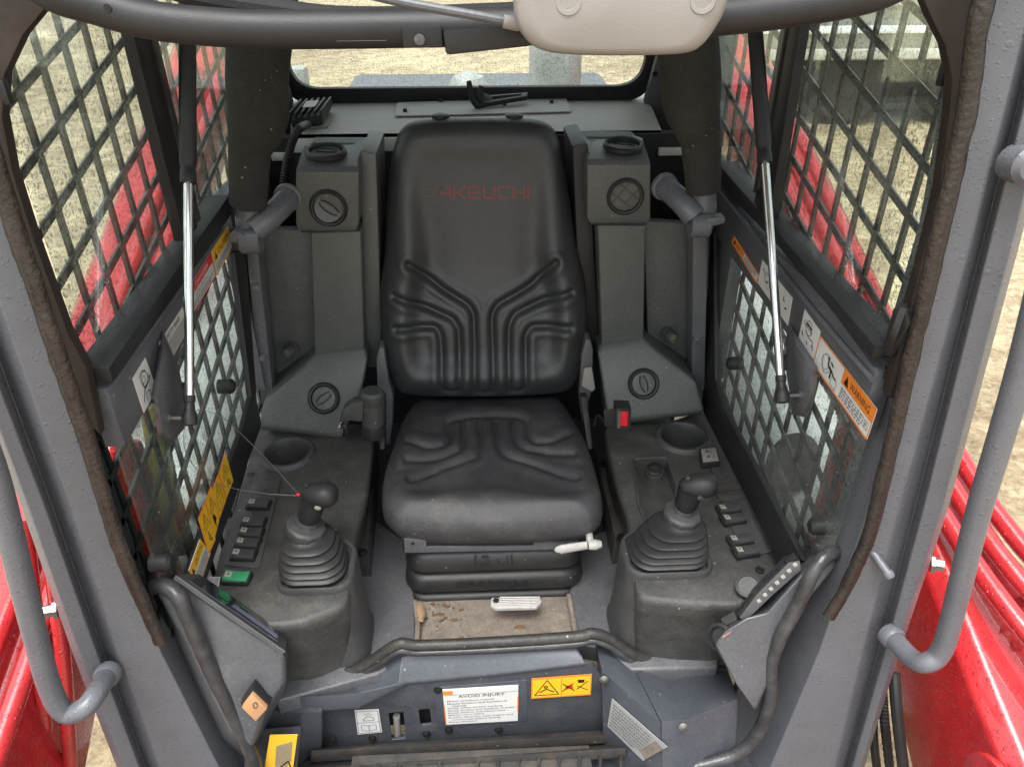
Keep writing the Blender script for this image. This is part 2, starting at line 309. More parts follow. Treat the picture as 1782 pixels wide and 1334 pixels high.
# loader arms
def arm(side, path, xin, xout, label):
    t = T('loader_arm', label, 'loader arm', (side*xin, .9, 0), 'red lift arms beside the cab')
    rings = []
    P, R = smooth_path([(0, y, z) for y, z, h in path], [h for _, _, h in path], 6)
    for p, h in zip(P, R):
        r = .03; zz = [(xin, -h), (xin, -r), (xin+r, 0), (xout-r, 0), (xout, -r), (xout, -h)]
        rings.append([Vector((side*x, p.y, p.z+dz)) for x, dz in zz])
    MB().loft(rings).build('beam', m_red, t, bevel=.008)
    return t
armL = arm(-1, [(-.25, .42, .5), (.25, .68, .46), (.75, .86, .40), (1.2, 1.03, .30), (1.763, 1.26, .24), (2.3, 1.485, .24), (2.9, 1.735, .24), (3.5, 1.98, .24)], .86, 1.05, 'red lift arm sloping down beyond the left windows')
armR = arm(1, [(-.25, .42, .5), (.25, .68, .46), (.75, .86, .40), (1.2, 1.035, .30), (1.77, 1.25, .25), (2.2, 1.41, .26), (2.7, 1.59, .27), (3.4, 1.84, .27)], .86, 1.05, 'red lift arm with steel hydraulic lines sloping down beyond the right windows')
for a, side in ((armL, -1), (armR, 1)):
    MB().loft([[Vector((side*x, y, z)) for y, z in ((.97, .45), (.97, 1.0), (1.04, 1.24), (1.14, 1.30), (1.23, 1.24), (1.235, .45))] for x in (.675, .775)]).build('lift_link', m_red, a, bevel=.012, seg=3)
    rib = [(side*.71, -.2, .54), (side*.71, .25, .83), (side*.71, .6, .96)]
# hydraulic lines, right
for k, (xa, xb) in enumerate(((1660, 1782), (1700, 1830))):
    pass
def yz(side, x, pts): return [Vector((side*x, y, z)) for y, z in pts]
for k in range(3):
    x = .88+k*.055
    MB().tube([(x+.50+k*.05, .25, .50), (x+.32+k*.04, .46, .74), (x+.12+k*.03, .76, .935), (x+.02, 1.15, 1.06), (x, 1.77, 1.265), (x+.01, 2.4, 1.485)], .019, 12, 6).build('hydraulic_line', m_red, armR)
for k in range(2):
    x = -.84-k*.07
    MB().tube([(x, -.1, .54), (x, .3, .74), (x, .75, .90), (x, 1.2, 1.06), (x, 1.77, 1.28), (x, 2.7, 1.655)], .018, 12, 6).build('hydraulic_line', m_red, armL)
# curved gusset plates of the arms near the bottom corners
for side, a in ((-1, armL), (1, armR)):
    for X, dz, th in ((.79, 0.0, .014), (.985, .05, .016)):
        prof_yz = [(-.3, .53), (.05, .70), (.36, .83), (.56, .915), (.68, .93), (.74, .90), (.76, .84), (.5, .68), (-.3, .34)]
        P = [Vector((side*X, y, z+dz)) for y, z in prof_yz]
        MB().prism(roundpoly(P, .03, 4), (side*th, 0, 0)).build('gusset_plate', m_red, a, bevel=.004)
    for y, z in ((.15, .79), (.50, .93)):
        MB().lathe((side*.83, y, z-.01), (0, -.2, 1), [(.022, -.02), (.022, .008), (.014, .008), (.014, .02)], 6).build('bolt', m_red, a, bevel=.002)
    MB().loft([[Vector((side*x, y, z)) for x, z in ((.82, z0-.02), (.82, z0+.05), (.84, z0+.065), (.96, z0+.065), (.98, z0-.02))] for y, z0 in ((-.3, .50), (.02, .66), (.16, .72))]).build('cylinder_lug', m_red, a, bevel=.005)
b = MB(); c = PY(1738, 1102, .955)
MB().lathe(c, (0, -1, 0), [(.02, 0), (.02, .012), (.012, .016)], 6).build('bolt', m_red, armR, bevel=.002)
MB().prism([PY(x, y, .965) for x, y in [(1715, 1100), (1800, 1050), (1800, 1180), (1745, 1150)]], (0, .03, 0)).build('bracket', m_red, armR, bevel=.005)
MB().tube([PY(1752, 1140, .97), PY(1765, 1240, .95), PY(1772, 1400, .92)], .022, 14).build('hydraulic_line', m_red, armR)
MB().tube([PY(1730, 1290, .94), PY(1742, 1200, .93), PY(1772, 1120, .92)], .010, 10).build('hydraulic_line', m_red, armR)
for x0 in (68, 108): MB().tube([PY(x0-28, 900, .99), PY(x0-15, 1000, .97), PY(x0+5, 1180, .95), PY(x0+18, 1400, .93)], .013, 12).build('hydraulic_line', m_red, armL)
# black hoses, lower right outside
t = T('hose_bundle', 'black hydraulic hoses hanging outside beside the right front pillar at the bottom', 'hose', PY(1545, 1300, .9))
MB().tube([PY(1556, 1170, .95), PY(1562, 1250, .9), PY(1580, 1400, .85)], .011, 10).build('smooth_hose', m_black, t)
q = [PY(1535, 1190, .98), PY(1540, 1260, .94), PY(1556, 1400, .9)]; P, _ = smooth_path(q, .01, 30)
mb = MB(); mb.tube(P, [.0085+.0018*(i % 2) for i in range(len(P))], 10, 1); mb.build('corrugated_hose', m_black, t)
MB().tube([PY(1520, 1250, .98), PY(1522, 1300, .95), PY(1535, 1400, .92)], .009, 10).build('smooth_hose', m_black, t)
# pale fenders, seen through the lower windows
for s, lab in ((-1, 'pale wet fender of the loader seen through the left lower window'), (1, 'pale wet fender of the loader seen through the right lower window')):
    t = T('fender', lab, 'fender', (s*.66, 1.3, .8), 'pale fenders beyond the lower windows')
    mb = MB(); rings = []
    for y, z in ((1.25, .62), (1.255, .82), (1.27, .87), (1.35, .90), (2.2, .98), (3.3, 1.06), (3.32, .7)):
        rings.append([Vector((s*x, y, zz)) for x, zz in ((.625, z-.34), (.645, z-.22), (.70, z-.03), (.75, z+.08), (.80, z+.125), (.86, z+.13), (.86, z-.3), (.74, z-.38))])
    mb.loft(rings).build('cover', m_pale, t, bevel=.01)
    for y in (1.45, 1.62, 1.85, 2.15): MB().loft([[Vector((s*x, y+q, zz+(y-1.35)*.09)) for q in (-.012, .012)] + [Vector((s*x, y+q, zz-.03+(y-1.35)*.09)) for q in (.012, -.012)] for x, zz in ((.648, .69), (.703, .885), (.753, .995), (.802, 1.04))]).build('rib', m_pale, t, bevel=.003)
    MB().lathe((s*.735, 1.45, .955), (-s*.8, -.2, .6), [(.055, -.02), (.075, .02), (.06, .03), (.03, .03), (.025, .05)], 26).build('cap', m_dark if s > 0 else m_pale, t)
t = T('hose_sleeve', 'olive yellow hose sleeve seen through the left lower window below the belt panel', 'hose', (-.64, 1.2, 1))
MB().tube([(-.635, 1.18, 1.0), (-.64, 1.2, 1.2), (-.645, 1.28, 1.36), (-.66, 1.5, 1.42)], .022, 12).build('sleeve', m_olive, t)
t = T('red_hose', 'dark red ribbed hose seen through the right lower window under the warning sticker', 'hose', (.64, 1.1, 1))
P, _ = smooth_path([(.66, 1.55, 1.34), (.655, 1.2, 1.33), (.65, 1.08, 1.27), (.65, 1.02, 1.1), (.66, 1.0, .95)], .01, 24)
MB().tube(P, [.028+.002*(i % 2) for i in range(len(P))], 12, 1).build('ribbed_sleeve', m_red, t)
# engine hood with stack behind rear window
t = T('engine_hood', 'dark engine hood with exhaust stack behind the rear window', 'engine hood', (0, 3, .9))
MB().box((0, 3.2, 1.2), (1.15, 1.3, .5)).build('cover', m_grey, t, bevel=.03)
c = PY(965, 150, 3.1); MB().lathe((c.x, 3.1, 1.4), (0, 0, 1), [(.10, 0), (.10, .32), (.088, .36), (.05, .37)], 30).build('stack', m_plate, t)
c = PY(815, 150, 3.2); MB().lathe((c.x, 3.2, 1.4), (0, 0, 1), [(.085, 0), (.085, .10), (.06, .145), (.02, .16)], 26).build('dome', m_plate, t)
c = PY(528, 150, 3.0); MB().box((c.x-.02, 3.0, 1.5), (.08, .08, .24)).build('hinge', m_plate, t, bevel=.02)
# ------------------------------------------------------------------ cab shell
XW = .56
def side_panel(s, outer, holes, label, mat=m_greyin):
    t = T('cab_side_wall', label, 'wall', (s*XW, .95, .9))
    return t
def wallpts(s, pts, off=0): return [PX(x, y, s*(XW+off)) for x, y in pts]
def clipfront(P, ymin=.955):      # keep the part of a wall polygon behind the front pillar
    out = []
    for a, b in zip(P, P[1:]+P[:1]):
        if a.y >= ymin: out.append(a)
        if (a.y < ymin) != (b.y < ymin): out.append(a.lerp(b, (ymin-a.y)/(b.y-a.y)))
    return out
# ---- left wall
tl = T('cab_side_wall', 'grey steel belt panel running along the left wall under the upper window', 'wall', (-XW, .95, .9))
MB().prism(clipfront(wallpts(-1, [(120, 742), (160, 718), (168, 703), (385, 400), (412, 396), (424, 440), (401, 434), (330, 560), (303, 650), (247, 725), (197, 818), (150, 850)])), (-.03, 0, 0)).build('belt_plate', m_greyin, tl, bevel=.003)
MB().prism(clipfront(wallpts(-1, [(148, 700), (400, 338), (404, 372), (385, 402), (158, 722)], -.012)), (-.05, 0, 0)).build('black_rail', m_black, tl, bevel=.004)
MB().tube([PX(x, y, -XW+.004) for x, y in [(200, 662), (250, 590), (388, 398)]], .005, 8).build('edge_roll', m_greyin, tl)
MB().prism(clipfront(wallpts(-1, [(448, 700), (456, 738), (352, 1030), (318, 1030), (425, 742), (438, 690), (408, 440), (428, 430)], -.004)), (-.013, 0, 0)).build('window_frame', m_black, tl, bevel=.003)
# bracket for the strut
MB().loft([[PX(x, y, -XW+d) for x, y in pp] for d, pp in ((.0, [(283, 570), (312, 640), (322, 690), (322, 745), (298, 776), (275, 760), (262, 690)]), (.022, [(283, 610), (306, 650), (314, 695), (313, 742), (297, 765), (284, 750), (272, 690)]))]).build('strut_bracket', m_greyin, tl, bevel=.004)
# ---- right wall
tr_ = T('cab_side_wall', 'grey steel belt panel running along the right wall under the upper window', 'wall', (XW, .95, .9))
MB().prism(clipfront(wallpts(1, [(1252, 330), (1340, 430), (1420, 500), (1556, 690), (1575, 760), (1500, 765), (1430, 660), (1402, 622), (1360, 570), (1240, 402), (1236, 340)])), (.03, 0, 0)).build('belt_plate', m_greyin, tr_, bevel=.003)
MB().prism(clipfront(wallpts(1, [(1246, 280), (1556, 640), (1560, 676), (1344, 418), (1246, 318)], -.012)), (.05, 0, 0)).build('black_rail', m_black, tr_, bevel=.004)
MB().tube([PX(x, y, XW-.004) for x, y in [(1254, 333), (1400, 520), (1518, 660)]], .005, 8).build('edge_roll', m_greyin, tr_)
MB().prism(clipfront(wallpts(1, [(1228, 400), (1242, 405), (1244, 660), (1256, 705), (1396, 975), (1358, 985), (1222, 715), (1222, 655)], -.004)), (.013, 0, 0)).build('window_frame', m_black, tr_, bevel=.003)
MB().loft([[PX(x, y, XW-d) for x, y in pp] for d, pp in ((0, [(1375, 560), (1425, 640), (1420, 690), (1404, 728), (1380, 722), (1368, 650), (1366, 590)]), (.022, [(1385, 600), (1412, 640), (1410, 690), (1398, 718), (1386, 716), (1378, 650), (1376, 610)]))]).build('strut_bracket', m_greyin, tr_, bevel=.004)
# ---- side windows: glass panes + sliding window divider
def window(s, up, label, glassp, extra=None):
    t = T('side_window', label, 'window', (s*XW, 1.3, 1.1))
    MB().prism(clipfront(wallpts(s, glassp, .012)), (s*.005, 0, 0)).build('pane', g_side, t, smooth=False)
    return t
wl = window(-1, 1, 'upper left side window of wet tinted glass above the belt panel', [(-180, 650), (150, 722), (420, 352), (520, 60), (520, -90), (-180, -90)])
MB().prism([PX(x, y, -XW+.004) for x, y in [(212, -20), (244, -20), (345, 395), (322, 420)]], (-.02, 0, 0)).build('divider', m_black, wl, bevel=.003)
MB().prism([PX(x, y, -XW+.008) for x, y in [(246, -20), (254, -20), (350, 380), (345, 388)]], (-.006, 0, 0)).build('divider_lip', m_seal2, wl)
wr = window(1, 1, 'upper right side window of wet tinted glass above the belt panel', [(1246, 330), (1560, 690), (1900, 600), (1900, -90), (1180, -90), (1180, 230)])
MB().prism([PX(x, y, XW-.004) for x, y in [(1378, -20), (1402, -20), (1338, 385), (1312, 350)]], (.02, 0, 0)).build('divider', m_black, wr, bevel=.003)
MB().prism([PX(x, y, XW-.008) for x, y in [(1370, -20), (1378, -20), (1318, 330), (1310, 335)]], (.006, 0, 0)).build('divider_lip', m_seal2, wr)
wll = window(-1, 0, 'lower left side window of wet green tinted glass beside the left console', [(150, 820), (310, 600), (420, 420), (450, 700), (340, 1040), (250, 1060)])
wlr = window(1, 0, 'lower right side window of wet green tinted glass beside the right console', [(1232, 380), (1540, 780), (1500, 1000), (1370, 1000), (1232, 700)])
for x, y, w, s in ((397, 672, wll, -1), (314, 680, wll, -1), (285, 978, wll, -1), (1276, 632, wlr, 1), (1371, 630, wlr, 1), (1422, 915, wlr, 1)):
    p = PX(x, y, s*(XW+.004)); MB().lathe(p, (-s, 0, 0), [(.016, -.02), (.016, .008), (.010, .014)], 16).build('rubber_stop', m_black, w)
# ---- diamond guards (expanded steel, one welded sheet each)
def guard(s, label, y0, y1, z0, z1, zs):
    t = T('window_guard', label, 'window guard', (s*.605, y0, z0), 'diamond steel guards over the side windows')
    mb = MB(); X = s*.605; st = .0765; sl = .25
    def bar(a, b, w):
        a = Vector(a); b = Vector(b); d = (b-a).normalized(); n = Vector((1, 0, 0)).cross(d)*w/2; e = Vector((s*.004, 0, 0))
        mb.loft([[p+n-e, p+n*.3+e, p-n*.3+e, p-n-e] for p in (a, b)])
    k = -40
    while k < 60:                       # near-horizontal strands
        z = zs+k*st; n = int((y1-y0)/st)+1
        ya, yb = y0, y1
        za, zb = z+sl*(y0-1.0), z+sl*(y1-1.0)
        # clip to z range
        if zb > z0 and za < z1:
            if za < z0: ya = 1.0+(z0-z)/sl; za = z0
            if zb > z1: yb = 1.0+(z1-z)/sl; zb = z1
            if yb-ya > .01: bar((X, ya, za), (X, yb, zb), .0132)
        k += 1
    y = 1.06-int((1.06-y0)/st)*st
    while y < y1:
        bar((X+s*.003, y-.004, z1), (X+s*.003, y+.004, z0), .0108); y += st
    for (a, b) in (((y0, z0), (y0, z1)), ((y1, z0), (y1, z1)), ((y0, z0), (y1, z0)), ((y0, z1), (y1, z1))):
        bar((X, *a), (X, *b), .02)
    mb.build('diamond_mesh', m_guard, t, smooth=False)
guard(-1, 'dark green diamond steel guard over the upper left side window', .95, 2.5, 1.50, 2.25, 1.892)
guard(1, 'dark green diamond steel guard over the upper right side window', .95, 2.5, 1.50, 2.25, 1.63)
guard(-1, 'dark green diamond steel guard over the lower left side window', .95, 1.72, .76, 1.50, 1.055)
guard(1, 'dark green diamond steel guard over the lower right side window', .95, 1.9, .76, 1.50, 1.02)
# ---- front pillars
YS = (-80, 400, 884, 1134, 1420)
def pillar(s, lines, label):
    t = T('front_pillar', label, 'pillar', (s*.56, .9, .3), 'grey front pillars of the cab')
    rings = []
    for i, y in enumerate(YS):
        ring = [PY(l[i], y, yy) for l, yy in lines]
        # close at the back with real depth
        a, b = ring[0], ring[-1]
        ring += [Vector((b.x, b.y+.10, b.z)), Vector((a.x, max(a.y+.02, .98), a.z))]
        rings.append(ring)
    o = MB().loft(rings).build('post', m_grey, t, bevel=.004, seg=3, ang=25)
    return t
pl = pillar(-1, [((-110, 35, 200, 322, 480), 1.0), ((-135, 17, 175, 280, 425), .915), ((-230, -45, 125, 205, 310), .90), ((-232, -48, 121, 202, 307), .902), ((-262, -84, 92, 180, 285), .925), ((-290, -105, 80, 168, 275), .885), ((-335, -130, 50, 138, 247), .875), ((-345, -140, 37, 125, 236), .895)],
            'grey folded steel left front pillar with raindrops')
pr = pillar(1, [((1700, 1610, 1466, 1366, 1245), 1.0), ((1730, 1640, 1510, 1425, 1305), .915), ((1815, 1695, 1563, 1500, 1432), .90), ((1817, 1698, 1567, 1503, 1435), .902), ((1838, 1716, 1592, 1528, 1452), .925), ((1848, 1728, 1607, 1540, 1458), .885), ((1880, 1768, 1640, 1557, 1470), .875), ((1890, 1782, 1651, 1566, 1478), .895)],
            'grey folded steel right front pillar with raindrops')
# lock pin on right pillar
c = PY(1540, 990, .885); MB().lathe(PY(1520, 962, .91), (c-PY(1520, 962, .91)), [(.007, -.01), (.007, .035), (.009, .035), (.009, .042), (.006, .047)], 14).build('lock_pin', m_grey, pr)
c = PY(1792, 290, .86); MB().lathe(c, (0, -1, .1), [(.022, -.03), (.022, .0), (.016, .008), (0.004, .009)], 20).build('door_stop', m_grey, pr)
for x, y, p in ((88, 1062, pl), (1630, 982, pr)):
    c = PY(x, y, .93); MB().lathe(c, (1 if x > 800 else -1, -.4, .1), [(.016, -.01), (.016, -.004), (.011, -.004), (.011, .010)], 6).build('side_bolt', m_steel, p)
# rubber door seals
def seal(pts, Y, label, mat, r=.014, flat=1.0, name='door_seal', n=4, wob=.0):
    P, _ = smooth_path([PY(x, y, Y) for x, y in pts], r, 6)
    P = [p+Vector((noise.noise(p*40), 0, noise.noise(p*37+Vector((3, 3, 3)))))*wob for p in P]
    o = MB().tube(P, [r*(1+.14*noise.noise(p*60)) for p in P], 12, 1, True, flat).build(name, mat); return tag(o, label, 'rubber seal')
seal([(-40, 200), (0, 310), (30, 405), (58, 490), (113, 655), (152, 765), (182, 870), (212, 960), (250, 1050), (280, 1116)], .888, 'weathered brown black rubber door seal down the left pillar', m_seal, .0115, .8, wob=.0015)
seal([(1722, -40), (1700, 60), (1685, 180), (1660, 300), (1632, 420), (1600, 560), (1570, 690), (1545, 800), (1512, 930), (1478, 1010), (1444, 1072)], .888, 'weathered brown black rubber door seal down the right pillar', m_seal, .0115, .8, wob=.0015)
o = MB().prism([PY(x, y, .93) for x, y in [(-60, 240), (20, 390), (75, 520), (140, 720), (175, 760), (150, 640), (120, 585), (60, 420), (22, 300), (4, 205), (8, 130), (40, 62), (78, 16), (110, -40), (-60, -40)]], (0, .02, 0)).build('corner_trim', m_brown, bevel=.004)
tag(o, 'dark brown curved door opening trim at the top left corner', 'trim', 'door opening corner trims')
o = MB().prism([PY(x, y, .93) for x, y in [(1590, -40), (1620, 30), (1645, 80), (1657, 140), (1652, 200), (1635, 330), (1603, 460), (1560, 620), (1545, 690), (1560, 700), (1640, 540), (1700, 260), (1730, -40)]], (0, .02, 0)).build('corner_trim', m_brown, bevel=.004)
tag(o, 'dark brown curved door opening trim at the top right corner', 'trim', 'door opening corner trims')
# black latch lump right window corner
o = T('window_latch', 'black window latch at the front lower corner of the right upper window', 'latch', PX(1560, 560, XW))
MB().loft([[PX(x, y, XW-d) for x, y in pp] for d, pp in ((0, [(1555, 535), (1580, 525), (1590, 560), (1570, 600), (1552, 625), (1535, 610)]), (.03, [(1560, 545), (1575, 540), (1580, 565), (1566, 590), (1552, 605), (1545, 600)]))]).build('body', m_black, o, bevel=.004)
MB().tube([PX(1545, 612, XW-.02), PX(1556, 580, XW-.035), PX(1572, 535, XW-.03)], .006, 8).build('lever', m_black, o)
for x, y, s in ((10, 160, -1), (1640, 130, 1)):
    o = MB().box(PX(x, y, s*(XW-.01)), (.008, .012, .028)).build('rubber_buffer', m_black, bevel=.004); tag(o, 'small black rubber buffer on the %s upper window edge' % ('left' if s < 0 else 'right'), 'buffer')
# grab handles
for s, pts, lab in ((-1, [(-110, 520), (-40, 740), (0, 858), (50, 1060), (85, 1190), (112, 1238), (145, 1232), (168, 1205), (186, 1175)], 'grey tubular grab handle on the left front pillar'),
                    (1, [(1850, 350), (1782, 620), (1742, 760), (1700, 900), (1655, 1080), (1636, 1135), (1610, 1153), (1585, 1143), (1553, 1108)], 'grey tubular grab handle on the right front pillar')):
    P = [PY(x, y, .80) for x, y in pts]; e = P[-1].copy(); P[-1] = PY(pts[-1][0], pts[-1][1], .875)
    P[-2] = PY(pts[-2][0], pts[-2][1], .825)
    t = T('grab_handle', lab, 'handle', P[-1], 'grab handles on the front pillars')
    MB().tube(P, .0165, 20, 6).build('bar', m_grey, t)
    MB().lathe(P[-1], (P[-2]-P[-1]), [(.0215, -.01), (.0215, .003), (.0175, .009)], 18).build('weld_collar', m_grey, t)
# ------------------------------------------------------------------ floor, rear wall, shelf
tag(MB().box((0, 1.60, .69), (1.16, .90, .03)).build('cab_floor', m_bluedirty), kind='structure')
tag(MB().box((0, 2.06, 1.13), (1.2, .04, .94)).build('rear_wall', m_foamdark), kind='structure')
tag(MB().box((0, 1.70, 2.20), (1.3, 1.7, .06)).build('roof', M('headliner', (.30, .30, .29), .8)), kind='structure')
SH = 1.6
t = T('rear_shelf', 'grey flat shelf under the rear window behind the seat', 'shelf', (0, 2.05, SH))
top = [PZ(505, 243, SH), PZ(1155, 232, SH), PZ(1137, 190, SH), PZ(1118, 150, SH), PZ(505, 155, SH)]
MB().prism(top, (0, 0, -.035)).build('top', m_shelf, t, bevel=.006)
MB().prism([top[0]+Vector((.004, .006, -.036)), top[1]+Vector((-.004, .006, -.036)), top[1]+Vector((-.004, .006, -.10)), top[0]+Vector((.004, .006, -.10))], (0, .05, 0)).build('front_lip', m_foamdark, t)
for px in ((470, 262, 508, 285), (1150, 232, 1192, 262)):
    a = PY(px[0], px[1], 2.03); b_ = PY(px[2], px[3], 2.03)
    MB().box(((a.x+b_.x)/2, 2.1, 1.555), (abs(b_.x-a.x), .14, .02)).build('side_step', m_shelf, t, bevel=.003)
t2 = T('shelf_cover_plate', 'thin bolted cover plate lying on the rear shelf', 'plate', PZ(840, 190, SH))
MB().prism(roundpoly([PZ(687, 203, SH+.004), PZ(995, 195, SH+.004), PZ(985, 172, SH+.004), PZ(690, 180, SH+.004)], .012), (0, 0, .003)).build('sheet', m_shelf, t2, bevel=.001)
for x, y in ((705, 195), (767, 178), (960, 180), (878, 184)):
    MB().lathe(PZ(x, y, SH+.006), (0, 0, 1), [(.008, 0), (.008, .002), (.0055, .002), (.0055, .010)], 6).build('bolt', m_dkbolt, t2)
# tool holder
t = T('tool_holder', 'black plastic clip holder standing on the rear shelf plate', 'holder', PZ(860, 190, SH+.006))
c = PZ(835, 188, SH+.008)
MB().tube([c, c+Vector((-.022, .0, .03)), c+Vector((-.03, 0, .075))], [.012, .010, .007], 8).build('prong', m_black, t)
MB().tube([c+Vector((.006, .01, 0)), c+Vector((.0, .01, .03)), c+Vector((.006, .01, .06))], [.012, .010, .007], 8).build('prong', m_black, t)
fr = [c+Vector(v) for v in ((-.012, -.01, 0), (.14, .04, .012), (.145, .075, .016), (.02, .055, .012), (.0, .02, .03))]
hl = [c+Vector(v) for v in ((.035, .022, .006), (.125, .047, .013), (.125, .062, .014), (.04, .045, .012))]
MB().prism(fr, (0, 0, .012), [hl]).build('tray', m_black, t, bevel=.001)
# control module
t = T('control_module', 'black finned control module on a white plate at the left end of the shelf', 'module', PZ(545, 215, SH))
MB().prism([PZ(x, y, SH+.002) for x, y in [(508, 226), (570, 222), (583, 198), (524, 203)]], (0, 0, .004)).build('base_plate', m_beige, t)
q = [PZ(x, y, SH+.008) for x, y in [(508, 222), (562, 217), (576, 192), (524, 196)]]
MB().prism(q, (0, 0, .026)).build('case', m_black, t, bevel=.003)
for k in range(6):
    f = k/5; a = q[3].lerp(q[2], f); b_ = q[0].lerp(q[1], f)
    MB().box((a+b_)/2+Vector((0, 0, .024)), (.006, (a-b_).length*1.03, .026)).build('fin', m_black, t, bevel=.001)
e = [q[0].lerp(q[1], .3).lerp(q[3].lerp(q[2], .3), .3), q[0].lerp(q[1], .72).lerp(q[3].lerp(q[2], .72), .3), q[0].lerp(q[1], .72).lerp(q[3].lerp(q[2], .72), .75), q[0].lerp(q[1], .3).lerp(q[3].lerp(q[2], .3), .75)]
MB().prism([p+Vector((0, 0, .0375)) for p in e], (0, 0, .001)).build('paper_label', m_white, t)
t = T('corrugated_cable', 'corrugated black cable running down from the control module', 'cable', PZ(535, 222, SH))
P, _ = smooth_path([PZ(536, 216, SH+.015), PY(520, 225, 1.98), PY(508, 250, 1.94), PY(498, 290, 1.93), PY(490, 338, 1.92)], .01, 22)
MB().tube(P, [.0095+.0016*(i % 2) for i in range(len(P))], 10, 1).build('conduit', m_black, t)
# rear window
t = T('rear_window', 'rear window with rounded black rubber frame above the shelf', 'window', (0, 2.45, 1.65))
def rw(pts, Y): return [PY(x, y, Y) for x, y in pts]
inn = roundpoly(rw([(505, 155), (1120, 150), (1150, -190), (475, -190)], 2.46), .09, 8)
out = roundpoly(rw([(492, 182), (1136, 176), (1180, -225), (450, -225)], 2.46), .10, 8)
MB().prism(out, (0, .03, 0), [inn]).build('rubber_frame', m_black, t, bevel=.006)
MB().prism(rw([(495, 165), (1130, 160), (1165, -205), (462, -205)], 2.475), (0, .004, 0)).build('pane', g_rear, t, smooth=False)
# rear upper posts
for s, pts in ((-1, [(492, 180), (500, 90), (494, -40), (380, -40), (400, 330), (480, 300)]), (1, [(1128, 175), (1150, 205), (1192, 250), (1240, 270), (1260, -40), (1150, -40)])):
    t = T('rear_post', '%s grey rear post of the cab beside the rear window' % ('left' if s < 0 else 'right'), 'pillar', PY(pts[0][0], 180, 2.4))
    if s < 0: pts = [(508, 178), (482, 90), (474, -60), (440, -60), (440, 200), (465, 285), (505, 262)]
    else: pts = [(1122, 178), (1150, 248), (1190, 275), (1225, 275), (1210, -60), (1160, -60), (1146, 90)]
    MB().prism([PY(x, y, 2.40) for x, y in pts], (0, .03, 0)).build('plate', m_greyin, t, bevel=.004)
    for x, y in (((484, 130), (490, 155)) if s < 0 else ((1139, 128), (1180, 245))):
        MB().lathe(PY(x, y, 2.40), (0, -1, 0), [(.008, 0), (.008, .006)], 6).build('bolt', m_dkbolt, t)
# upper corner filler walls behind the restraint bar
for s in (-1, 1):
    o = MB().box((s*.612, 2.26, 1.73), (.03, .46, .92)).build('rear_quarter_wall', m_greyin); tag(o, '%s grey quarter wall of the cab beside the rear shelf' % ('left' if s < 0 else 'right'), 'wall')
    o = MB().box((s*.585, 1.98, 1.32), (.03, .62, .5)).build('rear_side_wall', m_greyin); tag(o, '%s dark inner side wall behind the duct' % ('left' if s < 0 else 'right'), 'wall')
# ------------------------------------------------------------------ duct columns
YD = 1.70
def vent(parent, c, axis, r, name='air_vent', ajar=.6, rot=.5, cross=False):
    axis = Vector(axis).normalized()
    o = MB().lathe(c, axis, [(r*1.16, -.004), (r*1.16, .003), (r*1.05, .007), (r*.93, .006), (r*.9, -.003), (r*.9, -.012), (0.001, -.012)], 32).build(name, m_black, parent)
    a = Vector((0, 0, 1)); n = (a-axis*a.dot(axis)); n = n.normalized() if n.length > .1 else Vector((0, 1, 0)); b = axis.cross(n)
    n, b = n*math.cos(rot)+b*math.sin(rot), b*math.cos(rot)-n*math.sin(rot)
    if cross:
        for k in (-.35, .35):
            h = math.sqrt(1-k*k)*r*.9
            MB().loft([[c+b*(k*r+dx)+n*q+axis*dz for dx, dz in ((-.002, -.004), (.002, -.004), (.002, .002), (-.002, .002))] for q in (-h, h)]).build('bar', m_rust, o)
            MB().loft([[c+n*(k*r+dx)+b*q+axis*dz for dx, dz in ((-.002, -.006), (.002, -.006), (.002, .0), (-.002, .0))] for q in (-h, h)]).build('bar', m_rust, o)
    else:
        for sgn in (-1, 1):
            pts = []
            for k in range(17):
                q = -math.pi/2+math.pi*k/16; pts.append(c+(n*math.sin(q)+b*sgn*math.cos(q))*r*.84-axis*.002)
            ft = Matrix.Rotation(ajar*.5, 4, n)
            pts = [c+(ft @ (p-c)) for p in pts]
            MB().prism(pts, axis*.003).build('flap', m_duct, o, bevel=.0008)
            m_ = MB().tube([c+(ft @ (b*sgn*math.sqrt(max(0, 1-(q*q)))*r*.25+n*q*r*.7+axis*.004)) for q in (-.9, -.4, 0, .4, .9)], .0016, 6, 3); m_.build('flap_rib', m_black, o)
    return o
